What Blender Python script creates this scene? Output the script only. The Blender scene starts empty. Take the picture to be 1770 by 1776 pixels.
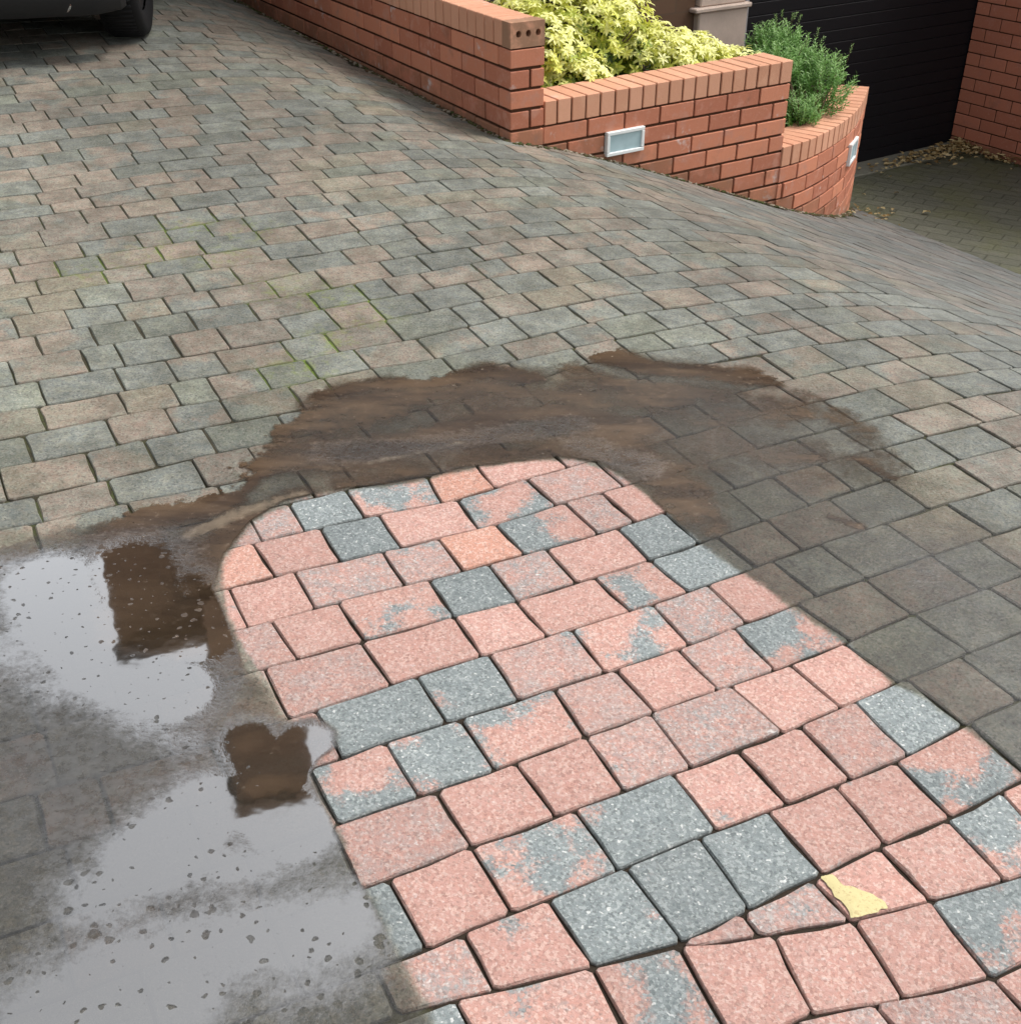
import bpy, math, random, json
import numpy as np
from mathutils import Vector, Matrix

random.seed(7)
rng = np.random.default_rng(7)
S = bpy.context.scene
COL = S.collection
Z0 = 1.5                       # eye height above the origin of the ground fit

# ---------------------------------------------------------------- camera
cam_d = bpy.data.cameras.new('camera')
cam = bpy.data.objects.new('camera', cam_d)
COL.objects.link(cam)
cam.location = (0, 0, Z0)
cam.rotation_euler = (math.radians(90 - 32.9), 0, 0)
cam_d.sensor_fit = 'HORIZONTAL'
cam_d.sensor_width = 36.0
cam_d.lens = 36.0 * 2050.0 / 1770.0
cam_d.clip_start = 0.05
cam_d.clip_end = 500
S.camera = cam

# ---------------------------------------------------------------- sky, sun, exposure
SUN_EL, SUN_AZ = math.radians(57), math.radians(70)      # azimuth: clockwise from +Y
w = bpy.data.worlds.new('World')
S.world = w
w.use_nodes = True
wn = w.node_tree
wn.nodes.clear()
sky = wn.nodes.new('ShaderNodeTexSky')
sky.sky_type = 'NISHITA'
sky.sun_disc = False
sky.sun_elevation = SUN_EL
sky.sun_rotation = SUN_AZ
sky.air_density = 1.0
sky.dust_density = 4.0
hs = wn.nodes.new('ShaderNodeHueSaturation')
hs.inputs['Saturation'].default_value = 0.17             # thin bright cloud
bgn = wn.nodes.new('ShaderNodeBackground')
bgn.inputs['Strength'].default_value = 0.15
wo = wn.nodes.new('ShaderNodeOutputWorld')
wn.links.new(sky.outputs[0], hs.inputs['Color'])
wn.links.new(hs.outputs[0], bgn.inputs['Color'])
wn.links.new(bgn.outputs[0], wo.inputs[0])

sd = bpy.data.lights.new('sun', 'SUN')
sd.energy = 1.3
sd.angle = math.radians(14)
sd.color = (1.0, 0.955, 0.89)
sun = bpy.data.objects.new('sun', sd)
COL.objects.link(sun)
sdir = Vector((math.sin(SUN_AZ) * math.cos(SUN_EL), math.cos(SUN_AZ) * math.cos(SUN_EL), math.sin(SUN_EL)))
sun.rotation_euler = (-sdir).to_track_quat('-Z', 'Y').to_euler()
sun.location = sdir * 30

S.view_settings.view_transform = 'Standard'
S.view_settings.look = 'None'
S.view_settings.gamma = 1.0
S.view_settings.use_curve_mapping = False
S.view_settings.exposure = 0.66
S.render.engine = 'CYCLES'

# ---------------------------------------------------------------- helpers
def new_obj(name, me, mat=None, parent=None, loc=None, rot=None, label=None, cat=None, group=None, kind=None):
    o = bpy.data.objects.new(name, me)
    COL.objects.link(o)
    if mat is not None and me is not None and len(me.materials) == 0:
        me.materials.append(mat)
    if parent is not None:
        o.parent = parent
    if loc is not None:
        o.location = loc
    if rot is not None:
        o.rotation_euler = rot
    for k, v in (('label', label), ('category', cat), ('group', group), ('kind', kind)):
        if v:
            o[k] = v
    return o


def mesh(name, verts, faces, smooth=False, attrs=None):
    me = bpy.data.meshes.new(name)
    me.from_pydata([tuple(v) for v in verts], [], faces)
    if attrs:
        for an, av in attrs.items():
            a = me.attributes.new(an, 'FLOAT', 'POINT')
            a.data.foreach_set('value', np.asarray(av, dtype=np.float32))
    if smooth:
        me.polygons.foreach_set('use_smooth', [True] * len(me.polygons))
    me.update()
    return me


class MB:
    """collects shapes for one mesh"""
    def __init__(self):
        self.v = []
        self.f = []
        self.a = {}

    def add(self, v, f, **at):
        b = len(self.v)
        self.v += [tuple(p) for p in v]
        self.f += [tuple(i + b for i in q) for q in f]
        for k, x in at.items():
            self.a.setdefault(k, [])
            self.a[k] += [x] * len(v)

    def box(self, c, half, M=None, bev=0.0):
        v, f = bevbox(half[0], half[1], half[2], bev)
        R = M or Matrix.Identity(3)
        self.add([Vector(c) + R @ Vector(p) for p in v], f)

    def tube(self, pts, r, n=8):
        rr = r if isinstance(r, (list, tuple)) else [r] * len(pts)
        v = []
        for i, p in enumerate(pts):
            p = Vector(p)
            a = Vector(pts[max(i - 1, 0)])
            b = Vector(pts[min(i + 1, len(pts) - 1)])
            t = (b - a).normalized()
            x = t.orthogonal().normalized()
            y = t.cross(x)
            for k in range(n):
                th = 2 * math.pi * k / n
                v.append(p + x * math.cos(th) * rr[i] + y * math.sin(th) * rr[i])
        f = []
        for i in range(len(pts) - 1):
            for k in range(n):
                f.append((i * n + k, i * n + (k + 1) % n, (i + 1) * n + (k + 1) % n, (i + 1) * n + k))
        f.append(tuple(range(n))[::-1])
        f.append(tuple((len(pts) - 1) * n + k for k in range(n)))
        self.add(v, f)

    def mesh(self, name, smooth=False):
        return mesh(name, self.v, self.f, smooth, self.a or None)


def bevbox(hx, hy, hz, b):
    """box with chamfered edges: 24 vertices"""
    if b <= 0:
        v = [(x, y, z) for z in (-hz, hz) for y in (-hy, hy) for x in (-hx, hx)]
        return v, [(0, 2, 3, 1), (4, 5, 7, 6), (0, 1, 5, 4), (2, 6, 7, 3), (0, 4, 6, 2), (1, 3, 7, 5)]
    v = []
    idx = {}
    for sx in (-1, 1):
        for sy in (-1, 1):
            for sz in (-1, 1):
                for ax in range(3):
                    p = [sx * (hx - b), sy * (hy - b), sz * (hz - b)]
                    p[ax] = (sx * hx, sy * hy, sz * hz)[ax]
                    idx[(sx, sy, sz, ax)] = len(v)
                    v.append(tuple(p))
    f = []
    q = ((-1, -1), (1, -1), (1, 1), (-1, 1))
    for s in (-1, 1):
        f.append([idx[(s, a, c, 0)] for a, c in q][::s])
        f.append([idx[(a, s, c, 1)] for a, c in q][::-s])
        f.append([idx[(a, c, s, 2)] for a, c in q][::s])
    for a in (-1, 1):
        for c in (-1, 1):
            # edges along z, y, x
            for e_ax in range(3):
                o = [i for i in range(3) if i != e_ax]
                k1 = [0, 0, 0]
                k1[o[0]] = a
                k1[o[1]] = c
                lo = list(k1); hi = list(k1)
                lo[e_ax] = -1; hi[e_ax] = 1
                f.append([idx[(*lo, o[0])], idx[(*hi, o[0])], idx[(*hi, o[1])], idx[(*lo, o[1])]])
    for sx in (-1, 1):
        for sy in (-1, 1):
            for sz in (-1, 1):
                f.append([idx[(sx, sy, sz, 0)], idx[(sx, sy, sz, 1)], idx[(sx, sy, sz, 2)]])
    # make every face point outward
    out = []
    for q_ in f:
        P = [Vector(v[i]) for i in q_]
        n = (P[1] - P[0]).cross(P[2] - P[0])
        c = sum(P, Vector()) / len(P)
        out.append(tuple(q_) if n.dot(c) > 0 else tuple(q_)[::-1])
    return v, out


# ---- node helpers
class NT:
    def __init__(self, name):
        self.m = bpy.data.materials.new(name)
        self.m.use_nodes = True
        self.t = self.m.node_tree
        self.t.nodes.clear()
        self.out = self.n('ShaderNodeOutputMaterial')

    def n(self, ty, **kw):
        nd = self.t.nodes.new(ty)
        for k, v in kw.items():
            setattr(nd, k, v)
        return nd

    def l(self, a, b):
        self.t.links.new(a, b)

    def setin(self, nd, key, val):
        if hasattr(val, 'is_linked') or hasattr(val, 'links'):
            self.l(val, nd.inputs[key])
        else:
            nd.inputs[key].default_value = val

    def math(self, op, a, b=None, c=None, clamp=False):
        nd = self.n('ShaderNodeMath', operation=op, use_clamp=clamp)
        self.setin(nd, 0, a)
        if b is not None:
            self.setin(nd, 1, b)
        if c is not None:
            self.setin(nd, 2, c)
        return nd.outputs[0]

    def sstep(self, x, lo, hi):
        nd = self.n('ShaderNodeMapRange', interpolation_type='SMOOTHSTEP')
        self.setin(nd, 'Value', x)
        self.setin(nd, 'From Min', lo)
        self.setin(nd, 'From Max', hi)
        return nd.outputs[0]

    def lin(self, x, lo, hi, a, b):
        nd = self.n('ShaderNodeMapRange')
        self.setin(nd, 'Value', x)
        nd.inputs['From Min'].default_value = lo
        nd.inputs['From Max'].default_value = hi
        nd.inputs['To Min'].default_value = a
        nd.inputs['To Max'].default_value = b
        return nd.outputs[0]

    def mix(self, f, a, b, mode='MIX'):
        nd = self.n('ShaderNodeMix', data_type='RGBA', blend_type=mode)
        self.setin(nd, 0, f)
        for i, x in ((6, a), (7, b)):
            if isinstance(x, tuple):
                nd.inputs[i].default_value = (*x, 1) if len(x) == 3 else x
            else:
                self.l(x, nd.inputs[i])
        return nd.outputs[2]

    def noise(self, vec, scale, detail=3, rough=0.55, dim='3D', w=None):
        nd = self.n('ShaderNodeTexNoise', noise_dimensions=dim)
        if vec is not None:
            self.l(vec, nd.inputs['Vector'])
        nd.inputs['Scale'].default_value = scale
        nd.inputs['Detail'].default_value = detail
        nd.inputs['Roughness'].default_value = rough
        if w is not None:
            self.l(w, nd.inputs['W'])
        return nd.outputs['Fac']

    def attr(self, name):
        return self.n('ShaderNodeAttribute', attribute_name=name).outputs['Fac']

    def pos(self):
        return self.n('ShaderNodeNewGeometry').outputs['Position']

    def rand(self):
        return self.n('ShaderNodeObjectInfo').outputs['Random']

    def scale(self, vec, s):
        nd = self.n('ShaderNodeVectorMath', operation='MULTIPLY')
        self.l(vec, nd.inputs[0])
        nd.inputs[1].default_value = s
        return nd.outputs[0]

    def bsdf(self, col, rough=0.8, spec=0.5, bump=None, bs=0.3, bd=0.002, **kw):
        b = self.n('ShaderNodeBsdfPrincipled')
        if isinstance(col, tuple):
            b.inputs['Base Color'].default_value = (*col, 1)
        else:
            self.l(col, b.inputs['Base Color'])
        self.setin(b, 'Roughness', rough)
        self.setin(b, 'Specular IOR Level', spec)
        for k, v in kw.items():
            b.inputs[k].default_value = v
        if bump is not None:
            bn = self.n('ShaderNodeBump')
            bn.inputs['Strength'].default_value = bs
            bn.inputs['Distance'].default_value = bd
            self.l(bump, bn.inputs['Height'])
            self.l(bn.outputs[0], b.inputs['Normal'])
        return b.outputs[0]

    def done(self, sh):
        self.l(sh, self.out.inputs[0])
        return self.m


# ---------------------------------------------------------------- the lie of the land (fitted to the photograph)
GP = (-1.37952, -0.06517, -0.04223, 0.01758, 0.02196, 0.01446)
BE, DC, DM, DW = 0.87898, 3.10617, 0.5683, 0.42996
PHI, OFF, ROW = 0.48496377719437045, 2.1717630051203773, 0.13159493929129504
FLOOR = -2.5 + Z0


def gz_np(x, y):
    xc = np.clip(x, -3.2, 3.4)
    yc = np.clip(y, 0.3, 8.2)
    a, b, c, q1, q2, q3 = GP
    z = a + b * xc + c * yc + q1 * xc * xc + q2 * xc * yc + q3 * yc * yc
    z = z + (x - xc) * b * 0.5 + (y - yc) * 0.06
    d = x * math.sin(BE) + y * math.cos(BE) - DC
    return z - DM * DW * np.logaddexp(0, d / DW) + Z0


def gz(x, y):
    return float(gz_np(np.float64(x), np.float64(y)))


DD = np.array([math.cos(PHI), math.sin(PHI)])
NN = np.array([-math.sin(PHI), math.cos(PHI)])
E1 = Vector((0.838, 0.546, 0)).normalized()       # along the front wall and the house
E2 = Vector((-0.5, 0.866, 0)).normalized()        # along the long left wall
EN = Vector((-0.546, 0.838, 0)).normalized()      # into the house
PIL = Vector((0.0, 5.21, 0))                      # front corner of the end pier
CURVE = [(1.378, 6.045), (1.522, 6.186), (1.696, 6.414), (1.881, 6.695), (2.017, 6.955), (2.171, 7.417)]

# ---------------------------------------------------------------- plan outlines of the cleaned patch, the wet area and the mud (metres); mud strokes at left also paint the house's brown reflection
DATA = json.loads(r'''{"PATCH":[[-0.082,0.907],[-0.094,0.923],[-0.114,0.967],[-0.145,1.03],[-0.206,1.149],[-0.236,1.195],[-0.268,1.273],[-0.318,1.376],[-0.358,1.461],[-0.425,1.597],[-0.466,1.626],[-0.507,1.731],[-0.575,1.872],[-0.581,1.98],[-0.549,2.11],[-0.488,2.194],[-0.368,2.248],[-0.241,2.274],[-0.074,2.355],[0.02,2.382],[0.115,2.404],[0.196,2.388],[0.247,2.342],[0.294,2.275],[0.331,2.194],[0.348,2.171],[0.396,2.074],[0.475,1.966],[0.551,1.857],[0.633,1.751],[0.692,1.632],[0.739,1.598],[0.783,1.531],[0.848,1.419],[0.878,1.341]],"FILM":[[-0.081,0.891],[-0.114,0.967],[-0.145,1.03],[-0.206,1.149],[-0.236,1.195],[-0.268,1.273],[-0.298,1.332],[-0.318,1.376],[-0.308,1.409],[-0.283,1.437],[-0.291,1.485],[-0.335,1.519],[-0.379,1.502],[-0.423,1.589],[-0.465,1.621],[-0.514,1.731],[-0.578,1.868],[-0.581,1.98],[-0.549,2.11],[-0.488,2.194],[-0.368,2.248],[-0.241,2.274],[-0.074,2.355],[0.02,2.382],[0.115,2.404],[0.196,2.388],[0.247,2.342],[0.294,2.275],[0.331,2.194],[0.396,2.074],[0.475,1.966],[0.551,1.857],[0.633,1.751],[0.692,1.632],[0.739,1.598],[0.783,1.531],[0.848,1.419],[0.897,1.341],[1.059,1.618],[1.206,1.973],[1.167,2.187],[1.069,2.278],[0.958,2.348],[0.957,2.538],[0.889,2.668],[0.821,2.759],[0.73,2.834],[0.651,2.914],[0.548,2.966],[0.423,2.993],[0.296,2.995],[0.212,2.937],[0.117,2.891],[0.024,2.927],[-0.086,2.905],[-0.191,2.823],[-0.281,2.812],[-0.373,2.824],[-0.458,2.771],[-0.531,2.657],[-0.583,2.537],[-0.611,2.384],[-0.622,2.233],[-0.7,2.185],[-0.796,2.169],[-0.896,2.086],[-1.044,1.997],[-1.163,1.865],[-0.955,1.27],[-0.699,0.851]],"MUD":[[[[-0.466,2.214],[-0.553,2.132],[-0.596,2.01],[-0.578,1.853],[-0.514,1.713]],0.051,0.95],[[[-0.716,1.901],[-0.655,1.986],[-0.581,1.91]],0.067,0.9],[[[-0.319,1.491],[-0.351,1.447]],0.029,0.7],[[[-0.458,2.544],[-0.27,2.656],[0.022,2.73],[0.319,2.712],[0.53,2.631]],0.105,0.55],[[[-0.492,2.392],[-0.253,2.431],[0.021,2.538],[0.271,2.478]],0.093,0.7],[[[0.312,2.324],[0.496,2.406],[0.703,2.414]],0.113,0.42],[[[-0.801,2.093],[-0.69,2.139],[-0.622,2.204],[-0.587,2.321]],0.052,1.25],[[[-0.594,2.359],[-0.516,2.555],[-0.414,2.649],[-0.243,2.688]],0.059,0.75],[[[-0.515,2.364],[-0.318,2.401],[-0.12,2.532],[0.022,2.61]],0.079,0.8],[[[-0.189,2.784],[-0.054,2.839],[0.068,2.796]],0.045,0.9],[[[-0.255,2.457],[-0.092,2.548],[0.094,2.613],[0.306,2.563]],0.062,0.9],[[[0.26,2.946],[0.38,2.877],[0.534,2.87],[0.683,2.83]],0.054,1.0],[[[-0.476,2.676],[-0.366,2.75],[-0.218,2.767]],0.038,0.85],[[[0.176,2.833],[0.322,2.743],[0.543,2.723],[0.727,2.672]],0.062,0.7],[[[0.279,2.25],[0.372,2.161],[0.443,2.129]],0.039,0.6],[[[0.022,2.699],[0.246,2.74],[0.464,2.688],[0.647,2.636]],0.074,0.65],[[[0.161,2.502],[0.319,2.4],[0.396,2.254]],0.084,0.75],[[[0.407,2.456],[0.574,2.462],[0.736,2.442],[0.869,2.369]],0.083,0.5],[[[0.39,2.207],[0.434,2.151],[0.413,2.185]],0.045,0.7],[[[0.771,2.738],[0.855,2.589],[0.876,2.449]],0.054,0.5],[[[0.824,2.433],[0.883,2.344]],0.02,0.9],[[[-0.792,2.039],[-0.755,1.898],[-0.69,1.737],[-0.596,1.726]],0.077,1.1],[[[-0.642,1.926],[-0.558,1.799],[-0.513,1.68]],0.057,0.85],[[[-0.427,1.443],[-0.37,1.446],[-0.336,1.476]],0.04,1.0],[[[-0.399,1.34],[-0.356,1.354],[-0.318,1.344]],0.025,0.9],[[[0.702,2.17],[0.758,2.138]],0.013,0.8],[[[-0.371,2.272],[-0.115,2.384],[0.103,2.445],[0.263,2.386]],0.039,0.7]],"SILT":[[[[-0.669,2.048],[-0.579,2.142],[-0.466,2.219]],0.026,0.8],[[[-0.328,2.362],[-0.224,2.406],[-0.117,2.464]],0.012,0.7],[[[-0.547,1.507],[-0.493,1.482],[-0.54,1.567]],0.025,0.5],[[[-0.506,1.215],[-0.41,1.255]],0.019,0.35],[[[-0.521,2.239],[-0.355,2.373]],0.023,0.5]],"GLOSS":[[[[-0.903,1.868],[-0.815,1.728],[-0.715,1.619],[-0.59,1.564]],0.109,1.0],[[[-0.762,1.927],[-0.678,1.755],[-0.582,1.709],[-0.569,1.798]],0.107,1.0],[[[-0.633,1.887],[-0.551,1.763]],0.067,0.7],[[[-0.976,1.901],[-0.889,1.776]],0.077,0.6],[[[-0.906,1.67],[-0.78,1.567]],0.081,0.6],[[[-0.666,1.515],[-0.531,1.438]],0.058,0.6],[[[-0.526,1.192],[-0.464,1.299],[-0.395,1.315],[-0.332,1.258]],0.092,1.0],[[[-0.437,1.443],[-0.374,1.354],[-0.342,1.448]],0.066,1.0],[[[-0.588,1.115],[-0.498,1.183],[-0.372,1.189]],0.08,0.7],[[[-0.611,0.919],[-0.526,0.984],[-0.386,1.045],[-0.233,1.09]],0.108,0.74],[[[-0.519,0.907],[-0.428,0.953]],0.072,0.8],[[[-0.299,0.993],[-0.224,1.014]],0.069,0.5],[[[0.869,2.044],[0.926,1.85],[0.949,1.663]],0.135,0.1],[[[-0.439,2.395],[-0.172,2.461],[0.163,2.558]],0.054,0.42],[[[0.159,2.474],[0.316,2.375]],0.056,0.4]],"THIN":[[[[-1.163,1.865],[-0.824,1.549],[-0.622,1.176],[-0.467,0.901]],0.352,1.0],[[[-0.456,1.185],[-0.304,1.128],[-0.253,0.995]],0.126,0.9],[[[0.917,2.004],[0.96,1.815],[0.976,1.542]],0.146,0.22],[[[0.71,1.643],[0.823,1.54]],0.085,0.14]],"PAINT":[[0.465,1.195],[0.484,1.201],[0.496,1.178],[0.521,1.171],[0.543,1.157],[0.554,1.138],[0.524,1.125],[0.495,1.117],[0.484,1.149],[0.47,1.177]],"MOSS":[[-1.138,3.577],[-0.928,3.571],[-1.062,3.804],[-0.701,3.344],[-0.556,3.291],[-0.495,3.006],[-0.486,3.275],[-0.408,3.18],[-0.869,3.794],[-0.557,2.83],[-1.293,3.426]],"L10":[[0.309,9.62],[0.346,9.654],[0.44,9.778],[0.578,9.974],[0.699,10.188],[0.721,10.125],[0.821,10.121],[0.967,10.11],[1.031,10.082],[1.098,10.087],[1.219,10.152],[1.241,10.125],[1.343,10.118],[1.401,10.068],[1.466,10.085]],"L10B":[[0.712,10.228],[0.821,10.474],[0.841,10.523],[0.95,10.735],[0.965,10.766],[1.021,10.833],[1.083,10.948],[1.14,11.052],[1.218,11.131],[1.295,11.225]],"L11":[[0.763,11.421],[0.806,11.452],[0.935,11.764],[1.046,11.909],[1.066,11.984],[1.113,12.054]],"JW":[[0.821,0.82],[0.953,0.957],[1.09,1.086],[1.225,1.215],[1.349,1.323]],"JD":[[0.387,0.387],[0.579,0.56],[0.708,0.685],[0.839,0.808],[0.96,0.932],[1.085,1.066]],"JC":[[0.777,0.777],[0.89,0.89],[1.067,1.067]],"TAB":{"-18":[0.5,[0.219,0.089,0.016,-0.003,-0.038,-0.076,0.044,0.063,0.119]],"-17":[0.4,[0.25,0.214,0.094,-0.037,-0.102,-0.146,-0.08,-0.049,0.087,0.14,0.136]],"-16":[0.3,[0.202,0.188,0.161,0.058,-0.132,-0.231,-0.246,-0.12,-0.081,0.034,0.134,0.234]],"-15":[0.9,[-0.202,-0.188,-0.109,0.002,0.077,-0.005,0.043]],"-14":[0.9,[-0.131,-0.113,-0.109,-0.043,0.047,0.118]],"-13":[0.8,[0.06,-0.012,-0.054,-0.084,0.022,0.051,0.104]],"-12":[0.8,[-0.005,0.013,-0.001,-0.003,-0.001,0.066,0.083,0.047,-0.038,-0.053,-0.144]],"-11":[0.9,[-0.038,-0.027,0.067,0.07,0.005,0.028,-0.053,0.008,-0.032,-0.136,-0.087]],"-10":[0.2,[-0.124,-0.162,-0.18,-0.192,-0.2,-0.168,-0.081,-0.081,-0.057,-0.055,-0.006,0.018,-0.015,-0.072,0.012,0.055,-0.014,0.024]],"-9":[0.2,[-0.211,-0.224,-0.148,-0.065,-0.038,-0.005,-0.003,0.025,-0.039,-0.134,0.003,0.018,0.003,-0.015,0.057,0.004,-0.04,0.006]],"-8":[0.2,[-0.112,-0.152,-0.152,-0.13,-0.104,-0.068,0.005,0.035,0.048,0.002,-0.034,0.008,0.038,0.016,-0.036,-0.064,-0.071,0.044]],"-7":[0.2,[-0.118,-0.125,-0.156,-0.114,-0.042,-0.06,-0.03,0.063,-0.008,-0.008,-0.01,0.011,-0.006,-0.013,-0.047,-0.022,0.031,0.004,0.009,-0.017]],"-6":[0.2,[-0.011,-0.043,-0.026,0.033,0.025,0.047,0.109,0.125,0.119,0.094,0.085,0.069,0.065,-0.001,-0.012,0.074,0.073,0.068,0.08,0.142]],"-5":[0.1,[0.034,0.04,0.054,0.042,0.044,0.062,0.073,0.101,0.114,0.098,0.162,0.193,0.132,0.064,0.019,0.044,0.04,0.005,0.008,0.064,0.124,0.145]],"-4":[0.1,[0.058,0.02,-0.016,-0.049,0.009,0.102,0.087,0.075,0.038,0.078,0.214,0.213,0.196,0.168,0.136,0.121,0.06,-0.014,0.007,0.117,0.137]],"-3":[0.1,[0.075,0.111,0.034,-0.01,-0.013,-0.008,0.097,0.107,0.107,0.055,0.019,0.019,0.015,-0.005,-0.005,-0.004,-0.015,0.007,-0.014,0.006,-0.007]],"-2":[0.1,[0.207,0.163,0.079,0.03,-0.001,0.018,0.03,0.031,0.027,0.027,0.027,0.027,0.027,-0.248,-0.25,-0.25,-0.249,-0.148,-0.002,-0.029,-0.038,-0.029]],"-1":[0.1,[0.031,-0.025,-0.033,0.009,0.06,0.087,0.09,0.049,-0.098,-0.098,-0.098,-0.098,-0.098,-0.098,-0.25,-0.25,-0.25,-0.25,-0.25,-0.144,-0.199]],"0":[0.6,[0.06,0.051,0.051,0.25,0.25]],"1":[0.5,[-0.053,-0.053,-0.018,0.037,0.152,0.093,0.056,0.058]],"2":[0.5,[-0.076,-0.029,0.002,0.041,0.089,0.079,0.013,0.018,0.029]],"3":[0.4,[-0.036,-0.072,-0.044,-0.017,0.013,0.024,0.045,0.055,0.055,0.018,-0.015,-0.069,-0.125,-0.101,-0.055]],"4":[0.4,[-0.091,-0.068,-0.047,-0.045,-0.011,0.048,0.037,0.049,0.027,-0.004,-0.037,-0.064,-0.072,-0.096,-0.15]],"5":[0.4,[0.035,-0.022,-0.047,-0.056,-0.047,-0.027,-0.004,0.014,-0.023,-0.041,-0.067,-0.116,-0.12,-0.069,-0.12]],"6":[0.4,[-0.011,-0.04,-0.043,-0.042,-0.025,0.001,0.017,0.036,-0.013,-0.037,-0.051,-0.043,-0.08,-0.076]],"7":[0.4,[-0.011,-0.016,-0.012,0.002,-0.023,-0.033,-0.008,0.0,0.017,0.005,-0.002,-0.058,-0.048]],"8":[0.4,[0.001,-0.039,-0.018,-0.003,0.003,0.025,0.052,0.06,0.028,0.011,-0.025,-0.036]],"9":[0.4,[0.019,0.001,0.023,0.004,0.016,0.024,0.06,0.098,0.108,0.107,0.033,0.01]],"10":[0.4,[-0.25,-0.15,-0.0,0.134,0.125,0.113,0.095,0.089,0.137,0.122,0.085]]},"JS":{"0":[[0.495,0.492],[0.589,0.586],[0.722,0.719],[0.91,0.895],[1.033,1.029],[1.219,1.223]],"1":[[0.472,0.478],[0.618,0.614],[0.751,0.745],[0.931,0.923],[1.111,1.117],[1.292,1.296]],"2":[[0.516,0.513],[0.705,0.701],[0.829,0.827],[0.962,0.968],[1.139,1.145],[1.235,1.241]],"3":[[0.425,0.432],[0.56,0.563],[0.75,0.746],[0.883,0.879],[1.015,1.015],[1.193,1.191],[1.318,1.318]],"4":[[0.371,0.366],[0.555,0.56],[0.745,0.741],[0.876,0.88],[1.057,1.062],[1.191,1.2],[1.368,1.375],[1.504,1.502]],"5":[[0.414,0.415],[0.61,0.607],[0.754,0.746],[0.929,0.923],[1.112,1.106],[1.248,1.246],[1.418,1.424]],"6":[[0.357,0.357],[0.493,0.493],[0.632,0.629],[0.815,0.805],[0.945,0.946],[1.08,1.081],[1.214,1.207],[1.373,1.392],[1.55,1.555]],"7":[[0.346,0.34],[0.524,0.525],[0.668,0.671],[0.804,0.796],[0.937,0.926],[1.107,1.119],[1.242,1.249],[1.374,1.389]],"8":[[0.385,0.388],[0.522,0.522],[0.705,0.703],[0.889,0.883],[1.019,1.018],[1.152,1.148],[1.282,1.274],[1.408,1.413]],"9":[[0.31,0.309],[0.445,0.441],[0.581,0.581],[0.715,0.717],[0.848,0.836],[0.98,0.977],[1.115,1.103],[1.243,1.236]],"-12":[[1.337,1.337],[1.51,1.51],[1.69,1.69],[1.822,1.822]],"-11":[[0.303,0.303],[0.493,0.493],[0.627,0.627],[0.803,0.803],[0.993,0.993],[1.159,1.159],[1.326,1.326],[1.492,1.492],[1.582,1.582],[1.72,1.72],[1.896,1.896]],"-10":[[0.258,0.258],[0.395,0.395],[0.531,0.531],[0.712,0.712],[0.856,0.856],[1.041,1.041],[1.218,1.218],[1.352,1.352],[1.485,1.485],[1.662,1.662],[1.833,1.833]],"-9":[[0.198,0.198],[0.339,0.339],[0.482,0.482],[0.613,0.613],[0.747,0.747],[0.926,0.926],[1.088,1.088],[1.295,1.295],[1.423,1.423],[1.609,1.609],[1.752,1.752],[1.907,1.907]],"-8":[[0.236,0.236],[0.38,0.38],[0.504,0.504],[0.651,0.651],[0.827,0.827],[1.007,1.007],[1.159,1.159],[1.252,1.252],[1.372,1.372],[1.555,1.555],[1.661,1.661],[1.795,1.795]],"-7":[[0.146,0.146],[0.329,0.329],[0.419,0.419],[0.567,0.567],[0.698,0.698],[0.873,0.873],[1.014,1.014],[1.154,1.154],[1.295,1.295],[1.471,1.471],[1.557,1.557],[1.723,1.723]],"-6":[[0.197,0.197],[0.387,0.387],[0.521,0.521],[0.652,0.652],[0.833,0.833],[0.958,0.958],[1.144,1.144],[1.352,1.352],[1.457,1.457],[1.591,1.591]],"-5":[[0.175,0.175],[0.365,0.365],[0.496,0.496],[0.591,0.591],[0.725,0.725],[0.854,0.854],[0.997,0.997],[1.179,1.179],[1.343,1.343],[1.475,1.475]],"-4":[[0.122,0.122],[0.31,0.31],[0.451,0.451],[0.587,0.587],[0.767,0.767]],"-3":[[0.046,0.046],[0.234,0.234],[0.369,0.369],[0.511,0.511]],"-2":[[0.099,0.099],[0.254,0.254],[0.449,0.449]]},"CENTRE":[0.151,1.325]}''')


def in_poly(px, py, poly):
    inside = np.zeros(np.shape(px), bool)
    n = len(poly)
    for i in range(n):
        x1, y1 = poly[i]
        x2, y2 = poly[(i + 1) % n]
        c = ((y1 > py) != (y2 > py))
        with np.errstate(divide='ignore', invalid='ignore'):
            xi = (x2 - x1) * (py - y1) / (y2 - y1 + 1e-12) + x1
        inside ^= c & (px < xi)
    return inside


def dist_line(px, py, pts, closed=False):
    d = np.full(np.shape(px), 1e9)
    n = len(pts)
    for i in range(n if closed else n - 1):
        a = np.array(pts[i]); b = np.array(pts[(i + 1) % n])
        ab = b - a
        t = np.clip(((px - a[0]) * ab[0] + (py - a[1]) * ab[1]) / (ab @ ab + 1e-12), 0, 1)
        d = np.minimum(d, np.hypot(px - a[0] - t * ab[0], py - a[1] - t * ab[1]))
    return d


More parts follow.
